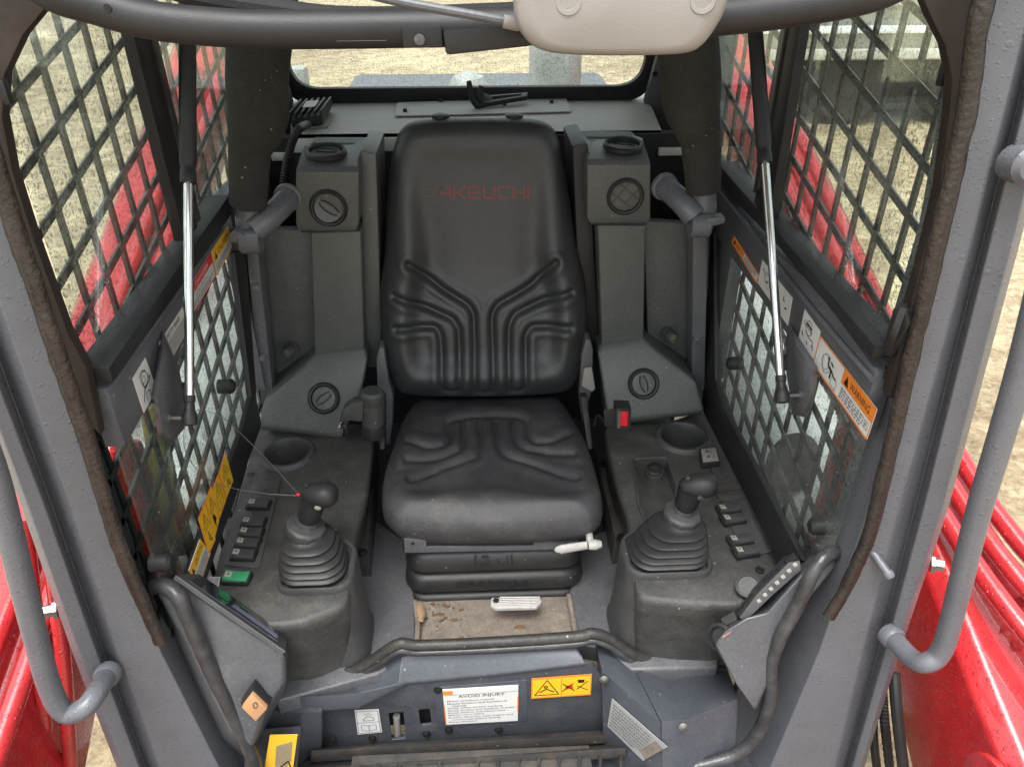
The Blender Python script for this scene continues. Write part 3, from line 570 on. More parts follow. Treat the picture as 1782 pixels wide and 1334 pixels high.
def duct(s):
    x0 = -1 if s < 0 else 1
    lab = '%s grey plastic air duct column with round vents beside the seat' % ('left' if s < 0 else 'right')
    base = PY(580 if s < 0 else 1090, 690, YD)
    t = T('air_duct', lab, 'air duct', base, 'air duct columns behind the seat')
    def ring(pxs, y, Y): return [PY(x, y, Y) for x in pxs]
    if s < 0:
        hd = dict(l=515, r=624, top=255, mid=292, bot=405); hx = (568, 270); fv = (572, 362, 33); lv = (565, 693, 30)
        col = [(540, 405), (628, 402), (634, 610), (548, 622)]; sidebit = [(626, 262), (655, 268), (666, 640), (636, 640)]
        base_p = [((548, 615), (634, 604), YD), ((530, 636), (640, 626), 1.68), ((458, 700), (628, 690), 1.62), ((450, 742), (596, 760), 1.60)]
        wall = [(428, 400), (545, 400), (550, 640), (458, 716), (436, 560)]
    else:
        hd = dict(l=1022, r=1132, top=245, mid=280, bot=392); hx = (1084, 258); fv = (1088, 342, 32); lv = (1119, 667, 28)
        col = [(1040, 392), (1124, 392), (1120, 590), (1047, 600)]; sidebit = [(996, 255), (1024, 250), (1044, 610), (1012, 630)]
        base_p = [((1047, 596), (1118, 586), YD), ((1040, 612), (1130, 600), 1.68), ((1052, 690), (1212, 664), 1.62), ((1060, 735), (1226, 714), 1.60)]
        wall = [(1120, 385), (1236, 392), (1232, 560), (1222, 700), (1128, 604)]
    # head block, rounded top
    rings = []
    ins = 8
    for (yy, Y, dx) in ((hd['bot'], YD+.02, 10), (hd['bot']-4, YD-.012, 4), (hd['bot']-14, YD-.018, 0), (hd['mid']+8, YD-.018, 0), (hd['mid']-2, YD-.008, 2), (hd['mid']-14, YD+.03, 5)):
        a = PY(hd['l']+dx, yy, Y); b_ = PY(hd['r']-dx, yy, Y); rings.append([a, b_, b_+Vector((0, .2, 0)), a+Vector((0, .2, 0))])
    a = PY(hd['l']+14, hd['top']-2, YD+.115); b_ = PY(hd['r']-14, hd['top']-2, YD+.115); rings.append([a, b_, b_+Vector((0, .05, -.02)), a+Vector((0, .05, -.02))])
    MB().loft(rings).build('head', m_duct, t, bevel=.013, seg=4, ang=50)
    nn = (rings[-2][1]-rings[-2][0]).cross(rings[-1][0]-rings[-2][0]).normalized(); nn = nn if nn.z > 0 else -nn
    vent(t, PP(hx[0], hx[1], rings[-2][0], nn)+nn*.007, nn, .040, 'top_vent', ajar=.05, rot=1.2)
    vent(t, PY(fv[0], fv[1], YD-.019), (0, -1, 0), .0365, 'face_vent', ajar=.9 if s < 0 else 0, rot=.9, cross=s > 0)
    # black disc filling the throat of the face vent
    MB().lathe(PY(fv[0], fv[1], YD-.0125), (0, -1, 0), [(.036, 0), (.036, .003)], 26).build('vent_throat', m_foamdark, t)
    # column
    A, B, C_, D = [PY(x, y, YD) for x, y in col]
    MB().loft([[A, B, B+Vector((0, .2, 0)), A+Vector((0, .2, 0))], [D, C_, C_+Vector((0, .2, 0)), D+Vector((0, .2, 0))]]).build('column', m_duct, t, bevel=.006, seg=3)
    MB().prism([PY(x, y, YD+.05) for x, y in sidebit], (0, .2, 0)).build('side_cover', m_black if s > 0 else m_duct, t, bevel=.008)
    # flared base
    rings = []; q1, q2, q3 = PY(*base_p[1][0], base_p[1][2]), PY(*base_p[1][1], base_p[1][2]), PY(*base_p[3][0], base_p[3][2]); bnn = (q2-q1).cross(q3-q1).normalized()
    for bi, (a, b_, Y) in enumerate(base_p):
        A = PY(*a, Y); B = PY(*b_, Y)
        if bi == 2: A = PP(*a, q1, bnn)-Vector((0, .004, 0)); B = PP(*b_, q1, bnn)-Vector((0, .004, 0))
        rings.append([A, B, Vector((B.x, 1.85, B.z)), Vector((A.x, 1.85, A.z))])
    rings.append([p+Vector((0, .012, -.02)) for p in rings[-1]])
    MB().loft(rings).build('flared_base', m_duct, t, bevel=.012, seg=4, ang=60)
    p1, p2, p3 = q1, q2, q3
    nn = (p2-p1).cross(p3-p1).normalized()
    if nn.y > 0: nn = -nn
    c = PP(lv[0], lv[1], p3, nn)+nn*.008
    vent(t, c, nn, .034, 'low_vent', ajar=.1, rot=-.9 if s < 0 else .3)
    MB().prism([PY(x, y, YD+.06) for x, y in wall], (0, .03, 0)).build('wing', m_duct, t, bevel=.004)
    # bolted edge strip
    st = [(428, 430), (448, 432), (476, 690), (455, 706)] if s < 0 else [(1206, 405), (1232, 405), (1226, 680), (1204, 680)]
    MB().prism([PY(x, y, YD-.02) for x, y in st], (0, .06, 0)).build('edge_strip', m_greyin, t, bevel=.003)
    for x, y in (((457, 622), (446, 500)) if s < 0 else ((1212, 590), (1222, 408))):
        MB().lathe(PY(x, y, YD-.021), (0, -1, 0), [(.011, 0), (.011, .003), (.007, .003), (.007, .008), (.002, .009)], 14).build('screw', m_steel, t)
    return t
dL = duct(-1); dR = duct(1)
for x, y, lab in ((510, 606, 'left'), (1160, 581, 'right')):
    c = PY(x, y, 1.745); t = T('coat_hook', 'small brass brown knob on the %s rear panel' % lab, 'knob', c)
    MB().lathe(c, (.35 if lab == 'right' else -.35, -1, .1), [(.012, 0), (.012, .006), (.015, .010), (.016, .025), (.012, .036), (.003, .04)], 18).build('knob_body', m_rust, t)
    MB().lathe(c, (.35 if lab == 'right' else -.35, -1, .1), [(.017, -.002), (.017, .004)], 18).build('washer', m_steel, t)
# ------------------------------------------------------------------ consoles
ZC = .965
def ell(cx, cy, rx, z, n=28):
    c = PZ(cx, cy, z); r = (PZ(cx+rx, cy, z)-PZ(cx-rx, cy, z)).length/2
    return c, r, [c+Vector((math.cos(2*math.pi*k/n)*r, math.sin(2*math.pi*k/n)*r, 0)) for k in range(n)]
def console(s):
    lab = '%s grey plastic side console with switches and cup holder' % ('left' if s < 0 else 'right')
    if s < 0:
        outer = [(450, 737), (520, 748), (592, 757), (640, 742), (652, 752), (640, 860), (620, 925), (612, 985), (606, 1050), (520, 1085), (420, 1090), (395, 1078), (362, 1028)]
        cup = (500, 791, 37)
    else:
        outer = [(1226, 711), (1362, 975), (1345, 1030), (1290, 1052), (1200, 1050), (1110, 1040), (1098, 960), (1092, 900), (1072, 840), (1055, 770), (1052, 738), (1090, 735), (1160, 732)]
        cup = (1188, 763, 37)
    t = T('side_console', lab, 'console', PZ(*outer[0], .75), 'plastic side consoles beside the seat')
    c, r, hole = ell(*cup, ZC+.0)
    holes = [hole[::-1]]
    tray = None
    if s > 0:
        tray = roundpoly([PZ(x, y, ZC) for x, y in [(1103, 802), (1160, 800), (1176, 850), (1160, 905), (1128, 912), (1115, 880)]], .01)
        holes.append(tray[::-1])
    mb = MB(); P = roundpoly([PZ(x, y, ZC) for x, y in outer], .025, 4)
    # solid with rounded top edge: two-step rim then walls
    cen = sum(P, Vector())/len(P)
    def inset(k, dz): return [p+(cen-p).normalized()*k+Vector((0, 0, dz)) for p in P]
    topl = inset(.012, 0)
    loops = [topl]+holes; allv = [p for l in loops for p in l]
    mb.add(allv, [tuple(q) for q in tessellate_polygon(loops)])
    mb.loft([topl, inset(.005, -.003), inset(.001, -.008), inset(0, -.018), inset(.010, -.05), inset(.045, -.235)], cap=False)
    mb.build('top_shell', m_plastic_top, t, ang=40)
    MB().lathe(c, (0, 0, 1), [(r*.999, -.004), (r*.97, -.03), (r*.88, -.075), (r*.2, -.078), (.001, -.078)], 32, False).build('cup_well', m_plastic, t)
    MB().lathe(c, (0, 0, 1), [(r*.98, -.012), (r*1.0, .004), (r*1.06, .011), (r*1.2, .011), (r*1.30, .004), (r*1.33, -.004)], 36, False).build('cup_rim', m_plastic, t)
    if tray:
        mb = MB(); fl = [p+Vector((0, 0, -.03)) for p in tray]; mb.loft([tray, fl], cap=False); mb.add(fl, [tuple(range(len(fl)))]); mb.build('tray_well', m_plastic_top, t)
        mb = MB(); cc = sum(tray, Vector())/len(tray); mb.loft([[p+(p-cc).normalized()*k+Vector((0, 0, h)) for p in tray] for k, h in ((0, -.004), (.001, .005), (.005, .007), (.010, .005), (.012, -.001))], cap=False); mb.build('tray_rim', m_plastic, t)
    return t
cL = console(-1); cR = console(1)
# raised switch strips
for s, pts, par in ((-1, [(428, 822), (492, 826), (452, 990), (388, 984)], cL), (1, [(1232, 800), (1296, 790), (1352, 958), (1292, 975)], cR)):
    pts = roundpoly([PZ(x, y, ZC+.001) for x, y in pts], .008)
    MB().prism(pts, (0, 0, .003)).build('switch_strip', m_plastic, par, bevel=.001)
for pts, par in (([(438, 836), (486, 838), (482, 858), (434, 856)], cL), ([(434, 858), (482, 860), (478, 872), (431, 870)], cL), ([(1240, 842), (1284, 836), (1290, 850), (1246, 856)], cR), ([(1246, 858), (1292, 852), (1296, 866), (1252, 872)], cR)):
    MB().prism([PZ(x, y, ZC+.0045) for x, y in pts], (0, 0, .0015)).build('blank_cover', m_plastic_top, par, bevel=.0008)
# ---- rocker switches: one thing, copied
def quad_frame(p4, z):
    q = [PZ(x, y, z) for x, y in p4]; return q
def make_rocker():
    t = bpy.data.objects.new('rocker_switch', None); COL.objects.link(t); WOFF[t] = Vector(); t.empty_display_size = .02
    MB().box((0, 0, .004), (.052, .031, .008)).build('bezel', m_black, t, bevel=.002)
    MB().loft([[Vector((x, y, z)) for x, y, z in ((xx, -.0125, .007), (xx, .0125, .007), (xx, .0115, zz), (xx, -.0115, zz))] for xx, zz in ((-.023, .015), (-.005, .0115), (.008, .0105), (.023, .0122))]).build('key', m_plastic, t, bevel=.0012)
    ic = MB().box((-.0145, 0, .0137), (.012, .013, .0012), Matrix.Rotation(.15, 4, 'Y')).build('symbol', m_icon, t)
    ik = MB(); ik.box((-.0145, 0, .0146), (.005, .0012, .0008), Matrix.Rotation(.15, 4, 'Y')); ik.box((-.0145, .0018, .0146), (.0012, .004, .0008), Matrix.Rotation(.15, 4, 'Y')); ik.build('symbol_mark', m_ink, t)
    return t
proto = make_rocker(); used = [False]
def rocker(x, y, ang, label, keymat=None, both=False, scale=1):
    if not used[0]: o = proto; used[0] = True
    else:
        o = proto.copy(); COL.objects.link(o)
        for ch in list(proto.children):
            if ch.name.startswith('extra'): continue
            c = ch.copy(); COL.objects.link(c); c.parent = o
    o.location = PZ(x, y, ZC+.004); o.rotation_euler = (0, 0, ang); o.scale = (scale,)*3
    tag(o, label, 'switch', 'rocker switches on the consoles')
    if keymat:
        for c in o.children:
            if c.name.startswith('key'): c.data = c.data.copy(); c.data.materials[0] = keymat
    if both:
        for c in list(o.children):
            if c.name.startswith('symbol'):
                d = c.copy(); COL.objects.link(d); d.parent = o; d.location = (.0285, 0, -.0028); d.rotation_euler = (0, -.1, 0)
    return o
R2 = .05
rocker(451, 880, -.08, 'rearmost rocker switch on the left console, set apart from the row of four')
rocker(442, 912, -.08, 'first of the four close-set rocker switches, nearest the cup holder on the left console')
rocker(438, 930, -.08, 'second of the four close-set rocker switches on the left console')
rocker(432, 948, -.08, 'third of the four close-set rocker switches on the left console')
rocker(425, 968, -.08, 'rocker switch with two pale symbols at the front of the left row of four', both=True)
rocker(413, 1008, -.08, 'green rocker switch at the front of the left console', m_green, scale=1.05)
rocker(1267, 888, .16, 'rocker switch with two pale symbols at the rear of the right console row', both=True)
rocker(1275, 906, .16, 'rocker switch directly in front of the rearmost one on the right console').scale.x = 1
rocker(1287, 942, .16, 'rocker switch with dark screen symbol, third from the rear on the right console')
rocker(1297, 962, .16, 'foremost rocker switch on the right console, nearest the keypad housing')
# beige toggle plate
t = T('speed_switch', 'beige topped switch with black symbols beside the right cup holder', 'switch', PZ(1234, 800, ZC))
q = [PZ(x, y, ZC+.004) for x, y in [(1220, 815), (1252, 812), (1246, 786), (1216, 789)]]
MB().prism(q, (0, 0, .014)).build('body', m_black, t, bevel=.002)
cq = sum(q, Vector())/4
MB().prism([cq+(p-cq)*.86+Vector((0, 0, .0142)) for p in q], (0, 0, .003)).build('key', m_beige, t, bevel=.001)
ik = MB()
for dx, dy, w, h in ((-.006, -.010, .008, .003), (-.004, -.006, .003, .008), (.006, -.010, .004, .003), (-.004, .010, .008, .003), (-.004, .015, .008, .003), (.004, .010, .003, .009)): ik.box(cq+Vector((dx, dy, .0178)), (w*.8, h*.8, .0008))
ik.build('symbols', m_ink, t)
# power socket
c = PZ(1138, 828, ZC-.03); t = T('power_socket', 'round black capped power socket in the right console tray', 'socket', c)
MB().lathe(c, (-.1, -.35, 1), [(.022, 0), (.022, .020), (.020, .026)], 24).build('collar', m_steel, t)
MB().lathe(c, (-.1, -.35, 1), [(.019, .01), (.019, .032), (.014, .036), (.013, .030), (.002, .030)], 24).build('cap', m_black, t)
# console screws
for x, y in ((437, 827), (1243, 788), (1158, 925), (590, 752), (1205, 712), (1322, 992)):
    o = MB().lathe(PZ(x, y, ZC+.001), (0, 0, 1), [(.009, 0), (.009, .003), (.006, .004), (.005, .002), (.001, .002)], 14).build('screw', m_dkbolt, cL if x < 800 else cR)
# ---- joystick boxes
def rrect(cx, cy, hx, hy, r, z, n=5):
    out = []
    for i, (sx, sy) in enumerate(((1, 1), (-1, 1), (-1, -1), (1, -1))):
        for k in range(n):
            a = math.pi/2*(i+k/(n-1)); out.append(Vector((cx+sx*(hx-r)+r*math.cos(a), cy+sy*(hy-r)+r*math.sin(a), z)))
    return out
def stickbox(s, x0, x1, y0, y1):
    cx, cy, hx, hy = (x0+x1)/2, (y0+y1)/2, (x1-x0)/2, (y1-y0)/2
    t = cL if s < 0 else cR
    rings = [rrect(cx, cy+k2, hx+k, hy+k*.4, r_, z) for k, k2, r_, z in ((.014, .004, .036, .738), (.013, .004, .036, .770), (.009, .002, .036, .782), (.005, .001, .036, .83), (0, 0, .036, .972), (-.002, 0, .035, .979), (-.007, 0, .031, .983), (-.012, 0, .027, .980), (-.014, 0, .025, .968))]
    MB().loft(rings).build('joystick_box', m_plastic, t, ang=50)
    return cx, cy, hx, hy
def joystick(s, x0, x1, y0, y1, lab, collar, top, headl):
    cx, cy, hx, hy = stickbox(s, x0, x1, y0, y1)
    t = T('joystick', lab, 'joystick', (cx, cy, ZC), 'joysticks in rubber boots')
    cy2 = cy; cx -= .006 if s < 0 else -.002
    rings = []; H = collar.z-(ZC+.003); nf = 5
    bx = hx-.017; by = hy-.017
    def ringf(f, k, z):         # morph rounded rect -> circle, f 0..1
        a = .021+(1-f)*.0; g = max(0, f)**1.9; ctr = Vector((cx, cy2, 0)).lerp(Vector((collar.x, collar.y, 0)), f**1.3)
        w = bx*(1-g)+.037*g; d = by*(1-g)+.037*g; r = .034*(1-g)+.037*g
        return rrect(ctr.x, ctr.y, w+k, d+k, min(r+k, min(w, d)+k), z, 7)
    rings.append(ringf(0, .002, ZC+.003)); rings.append(ringf(0, .001, ZC+.014))
    for i in range(nf):
        f0 = i/nf; f1 = (i+1)/nf; z0 = ZC+.014+(H-.016)*f0; z1 = ZC+.014+(H-.016)*f1; dz = z1-z0
        b = .009
        rings += [ringf(f0*.92, b*.2, z0+dz*.12), ringf(f0*.92, b*.75, z0+dz*.35), ringf(f0*.92+.03, b*.55, z0+dz*.62), ringf(f0*.9+.1, -b*.1, z0+dz*.85), ringf(f1*.92, -b*.6, z1)]
    rings.append(ringf(1, -.004, collar.z+.004))
    MB().loft(rings).build('boot', m_rubber, t, ang=60)
    ax = (top-collar).normalized()
    o = MB().lathe(collar, ax, [(.030, -.006), (.040, -.004), (.041, .012), (.036, .017), (.024, .019), (.023, .03)], 10).build('collar', m_plastic, t, bevel=.002)
    q = top-ax*.04
    g = MB().tube([collar+ax*.01, collar.lerp(q, .35), collar.lerp(q, .7), q, top], [.021, .0185, .020, .024, .026], 20, 6).build('grip', m_black, t)
    # head: flattened ellipsoid leaning outwards
    hc = top+ax*.010+Vector(headl)*.014; mb = MB(); rings = []
    e1 = Vector(headl).normalized(); e3 = (ax-e1*ax.dot(e1)).normalized(); e2 = e1.cross(e3)
    for i in range(1, 15):
        th = math.pi*i/15; xx = -math.cos(th); rr = math.sin(th)**.72
        fat = 1+.18*xx
        rings.append([hc+e1*xx*.038+(e2*math.cos(a)*.0265*fat+e3*math.sin(a)*(.0235 if math.sin(a) > 0 else .027)*fat)*rr for a in [2*math.pi*k/22 for k in range(22)]])
    MB().loft(rings).build('head', m_black, t, ang=80)
    MB().lathe(hc+e3*.02-e1*.02-e2*.0, (e3*.7-e1*.3-Vector((0, .5, 0))), [(.005, 0), (.005, .003), (.004, .004)], 12).build('button', m_black, t)
    mb = MB(); mb.lathe(hc-Vector((0, .022, .014)), (0, -1, -.3), [(.0065, -.004), (.0065, .003), (.003, .004)], 12); mb.build('plug', m_steel if s > 0 else m_icon, t)
    return t
bl = PZ(473, 1027, .983); br = PZ(611, 1018, .983); bk = PZ(590, 938, .983)
joystick(-1, bl.x, br.x, bl.y, bk.y, 'black joystick in a ribbed rubber boot on the left console, tied with a thin wire', PY(531, 922, 1.185), PY(546, 866, 1.185), (.6, -.15, .1))
bl = PZ(1094, 1000, .983); br = PZ(1247, 988, .983); bk = PZ(1150, 920, .983)
joystick(1, bl.x, br.x, bl.y, bk.y, 'black joystick in a ribbed rubber boot on the right console, head leaning right', PY(1186, 898, 1.20), PY(1203, 850, 1.19), (.8, -.1, .1))
# wire lanyard
wp = [PX(335, 718, -.5)] + [PY(x, y, Y) for x, y, Y in ((350, 713, 1.10), (385, 725, 1.12), (420, 755, 1.15), (470, 805, 1.16), (518, 858, 1.165))]
o = MB().tube(wp, .0007, 6, 8).build('wire', m_wire); tag(o, 'thin steel wire looping from the left strut end over the cup holder to the joystick', 'wire')
wp = [PX(330, 735, -.51), PY(320, 750, 1.05), PY(325, 790, 1.06), PY(355, 828, 1.08), PY(400, 848, 1.12), PY(460, 858, 1.15), PY(516, 862, 1.165)]
o = MB().tube(wp, .0007, 6, 8).build('wire', m_wire); tag(o, 'thin steel wire hanging lower across the yellow stickers to the joystick', 'wire')
o = MB().lathe(PY(519, 860, 1.163), (1, 0, 0), [(.002, -.003), (.0035, 0), (.002, .003)], 10).build('wire_bead', m_redbtn); tag(o, 'tiny red bead where the wires meet the left joystick', 'bead')
# ------------------------------------------------------------------ seat
def seg_d(P, poly):
    P = np.asarray(P); best = np.full(len(P), 1e9)
    for a, b in zip(poly[:-1], poly[1:]):
        a = np.array(a, float); b = np.array(b, float); ab = b-a; L2 = (ab@ab) or 1e-9
        t = np.clip(((P-a)@ab)/L2, 0, 1); d = np.linalg.norm(P-(a+t[:, None]*ab), axis=1); best = np.minimum(best, d)
    return best
def smooth2(poly, sm=5):
    n = len(poly); o = []
    for i in range(n-1):
        p0 = np.array(poly[max(i-1, 0)], float); p1 = np.array(poly[i], float); p2 = np.array(poly[i+1], float); p3 = np.array(poly[min(i+2, n-1)], float)
        for k in range(sm):
            t = k/sm; q = .5*((2*p1)+(p2-p0)*t+(2*p0-5*p1+4*p2-p3)*t*t+(3*p1-p0-3*p2+p3)*t**3)
            o.append((1-.5)*q+.5*(p1+(p2-p1)*t))
    o.append(np.array(poly[-1], float)); return o
def cushion(name, outline, center, p0, n, prof, grooves, hfun, mat, parent, thick, rings=95, back_shrink=.93, gd=.011, gw=5.5, lip=.004):
    n = Vector(n).normalized(); O = np.array(cpx(outline, 12)); c = np.array(center, float)
    # resample by arclength
    d = np.r_[0, np.cumsum(np.linalg.norm(np.roll(O, -1, 0)-O, axis=1))]; M_ = 360
    O = np.array([[np.interp(s, d, np.r_[O[:, k], O[0, k]]) for k in (0, 1)] for s in np.linspace(0, d[-1], M_, endpoint=False)])
    fs = 1-(1-np.linspace(0, 1, rings))**1.0
    allp = []; 
    for f in fs: allp.append(c+(O-c)*f)
    P2 = np.concatenate(allp); 
    edge = seg_d(P2, list(O)+[O[0]])
    RL = np.linalg.norm(O-c, axis=1); e_r = np.concatenate([(1-f)*RL for f in fs]); H = np.array([prof(e) for e in e_r*.8])+hfun(P2, e_r*.85)
    Hg = H.reshape(rings, M_); Hs = sum(np.roll(Hg, k, 1)*math.exp(-(k/11)**2) for k in range(-24, 25))/sum(math.exp(-(k/11)**2) for k in range(-24, 25))
    for _ in range(3): Hs[1:-1] = (Hs[:-2]+Hs[1:-1]*2+Hs[2:])/4
    H = Hs.reshape(-1)
    G = np.full(len(P2), 1e9)
    for g in grooves: G = np.minimum(G, seg_d(P2, smooth2(g)))
    fade = np.clip(edge/22, 0, 1)
    H += (-gd*np.exp(-(G/gw)**2)+lip*np.exp(-((G-13)/6.5)**2))*fade
    mb = MB(); V = [PP(x, y, p0, n)+n*h for (x, y), h in zip(P2, H)]
    # back ring(s)
    F = []
    for i in range(rings-1):
        for j in range(M_):
            a = i*M_+j; b = i*M_+(j+1) % M_; F.append((a, b, b+M_, a+M_))
    base = (rings-1)*M_; cen = sum(V[base:base+M_], Vector())/M_
    for k, (dn, sc) in enumerate(((-.010, 1.004), (-.022, 1.0), (-thick, back_shrink), (-thick-.006, back_shrink-.05))):
        for j in range(M_):
            p = V[base+j]; V.append(cen+(p-cen)*sc+n*dn)
        s0 = base+k*M_
        for j in range(M_): a = s0+j; b = s0+(j+1) % M_; F.append((a, b, b+M_, a+M_))
    F.append(tuple(range(len(V)-M_, len(V))))
    mb.add(V, F); o = mb.build(name, mat, parent, ang=80); return o
seat = T('operator_seat', 'black moulded vinyl operator seat with grooved backrest in the middle of the cab', 'seat', (0, 1.4, .75))
# backrest
bP0 = Vector((0, 1.685, 1.04)); bP1 = Vector((0, 1.80, 1.70)); bn = Vector((1, 0, 0)).cross((bP1-bP0)).normalized()
if bn.y > 0: bn = -bn
BO = [(845, 206), (930, 209), (962, 224), (978, 262), (990, 330), (1003, 420), (1018, 490), (1022, 555), (1014, 620), (1000, 668), (968, 684), (845, 690), (722, 688), (690, 676), (672, 630), (662, 560), (662, 500), (670, 430), (674, 330), (684, 262), (702, 222), (740, 209)]
BG = [[(712, 454), (768, 497), (812, 523), (824, 542), (826, 600), (826, 664), (832, 674), (852, 674), (858, 664), (857, 600), (856, 545), (868, 523), (924, 492), (964, 451)],
      [(689, 508), (745, 531), (786, 548), (798, 566), (800, 600), (800, 660), (795, 671), (778, 671), (771, 660), (769, 600), (767, 578), (757, 563), (693, 562)],
      [(990, 501), (937, 521), (896, 540), (885, 562), (884, 600), (884, 658), (889, 671), (906, 671), (912, 660), (913, 600), (914, 577), (926, 562), (988, 560)]]
def bh(P, e):
    x, y = P[:, 0], P[:, 1]; cx = 845+(y-206)*-.005
    h = np.zeros(len(P))
    w = np.exp(-((e-38)/22)**2); h += .025*w*np.clip((y-250)/200, .22, 1)      # raised rim / side bolsters
    lumb = np.exp(-((y-590)/110)**2)*np.exp(-((x-845)/170)**2); h += .018*lumb
    h -= .012*np.exp(-((np.abs(x-cx)-95)/32)**2)*np.clip((y-300)/160, 0, 1)*np.clip((560-y)/60, 0, 1)*.9
    pan = 1/(1+np.exp(-(e-60)/5)); h -= .003*pan*np.clip((y-360)/100, 0, 1)
    return h
def bprof(e): t = min(e/26, 1); return .034*math.sqrt(max(0, 1-(1-t)**2))-.01
backrest = cushion('backrest', BO, (845, 460), bP0, bn, bprof, BG, bh, m_vinyl, seat, .085, gd=.0105, gw=5)
for x in (767, 895):
    MB().lathe(PP(x, 207, bP0-bn*.03, bn)+Vector((0, 0, .006)), (0, 0, 1), [(.020, -.004), (.020, .003), (.014, .005)], 20).build('headrest_plug', m_black, backrest)
# cushion
sn = Vector((0, -.02, 1)).normalized(); sP0 = Vector((0, 1.45, .985))
SO = [(845, 684), (960, 682), (978, 690), (1000, 722), (1022, 765), (1040, 820), (1049, 872), (1040, 898), (1000, 907), (855, 912), (715, 909), (676, 896), (664, 868), (668, 815), (684, 765), (700, 722), (722, 692), (745, 685)]
SG = [[(711, 776), (740, 783), (772, 778), (783, 764), (779, 739), (812, 730), (860, 727), (897, 729), (917, 737), (920, 762), (932, 773), (964, 773), (990, 764)],
      [(708, 811), (762, 801), (800, 785), (807, 768), (804, 732)], [(716, 846), (775, 817), (827, 797), (836, 778), (833, 731)],
      [(861, 731), (866, 778), (880, 795), (937, 815), (1003, 845)], [(890, 731), (895, 768), (914, 784), (998, 801)]]
def sh_(P, e):
    x, y = P[:, 0], P[:, 1]; h = .012*np.exp(-((y-880)/28)**2)+.010*np.exp(-((e-30)/20)**2)*np.clip((y-720)/60, 0, 1)
    h -= .006*np.exp(-((x-845)/110)**2)*np.exp(-((y-790)/70)**2); return h
def sprof(e): t = min(e/30, 1); return .034*math.sqrt(max(0, 1-(1-t)**2))-.022
cush = cushion('seat_cushion', SO, (850, 800), sP0, sn, sprof, SG, sh_, m_vinyl_seat, seat, .048, gd=.0085, gw=4.2, lip=.003, back_shrink=.96)
# dust streak at the rear of cushion
# printed word on the backrest, faded
def text_mesh(s):
    cu = bpy.data.curves.new('lettering', 'FONT'); cu.body = s; cu.resolution_u = 2; o = bpy.data.objects.new('tmp', cu); COL.objects.link(o)
    dg = bpy.context.evaluated_depsgraph_get(); me = o.evaluated_get(dg).to_mesh()
    v = [tuple(q.co) for q in me.vertices]; f = [tuple(p.vertices) for p in me.polygons]
    o.evaluated_get(dg).to_mesh_clear(); bpy.data.objects.remove(o); bpy.data.curves.remove(cu)
    if not v: return [], [], 1, 1
    x0 = min(p[0] for p in v); x1 = max(p[0] for p in v); y0 = min(p[1] for p in v); y1 = max(p[1] for p in v)
    return [((p[0]-x0)/(x1-x0), (p[1]-y0)/(y1-y0)) for p in v], f, x1-x0, y1-y0
def worn(nt, b):
    L = nt.links.new; tc = N(nt, 'ShaderNodeTexCoord')
    n = N(nt, 'ShaderNodeTexNoise', i_Scale=60, i_Detail=6, i_Roughness=.7); L(tc.outputs['Object'], n.inputs['Vector'])
    n2 = N(nt, 'ShaderNodeTexNoise', i_Scale=9, i_Detail=2); L(tc.outputs['Object'], n2.inputs['Vector'])
    sp = N(nt, 'ShaderNodeSeparateXYZ'); L(tc.outputs['Object'], sp.inputs[0])
    g = N(nt, 'ShaderNodeMapRange'); g.inputs['From Min'].default_value = -.125; g.inputs['From Max'].default_value = -.085; g.inputs['To Min'].default_value = -.16; g.inputs['To Max'].default_value = .0; L(sp.outputs[0], g.inputs['Value'])
    a = N(nt, 'ShaderNodeMath', operation='ADD'); L(n.outputs[0], a.inputs[0]); L(g.outputs[0], a.inputs[1])
    r = N(nt, 'ShaderNodeMapRange'); r.inputs['From Min'].default_value = .32; r.inputs['From Max'].default_value = .42; r.inputs['To Max'].default_value = .9; L(a.outputs[0], r.inputs['Value'])
    b.inputs['Base Color'].default_value = (.17, .035, .032, 1); b.inputs['Roughness'].default_value = .45; L(r.outputs[0], b.inputs['Alpha'])
m_worn = textured('faded_red_print', worn)
LET = {'T': [[(0, 1), (1, 1)], [(.5, 1), (.5, 0)]], 'A': [[(0, 0), (0, .75), (.2, 1), (1, 1), (1, 0)], [(0, .45), (1, .45)]], 'K': [[(0, 0), (0, 1)], [(0, .5), (.35, .5), (1, 1)], [(.35, .5), (1, 0)]],
       'E': [[(1, 0), (.15, 0), (0, .15), (0, .85), (.15, 1), (.9, 1), (1, .85), (1, .5), (0, .5)]], 'U': [[(0, 1), (0, .15), (.15, 0), (.85, 0), (1, .15), (1, 1)]], 'C': [[(1, 1), (.15, 1), (0, .85), (0, .15), (.15, 0), (1, 0)]],
       'H': [[(0, 0), (0, 1)], [(1, 0), (1, 1)], [(0, .5), (1, .5)]], 'I': [[(0, 0), (0, 1)]]}
mb = MB(); x = 740
for ch in 'TAKEUCHI':
    for st in LET[ch]:
        for a, b_ in zip(st[:-1], st[1:]):
            A = np.array([x+a[0]*18, 342-a[1]*19]); B = np.array([x+b_[0]*18, 342-b_[1]*19]); d = (B-A)/np.linalg.norm(B-A); nn = np.array([-d[1], d[0]])*1.9; A = A-d*1.7; B = B+d*1.7
            q = [A+nn, B+nn, B-nn, A-nn]; mb.add([PP(p[0], p[1], bP0, bn)+bn*.03 for p in q], [(0, 1, 2, 3)])
    x += 25.5 if ch != 'I' else 8
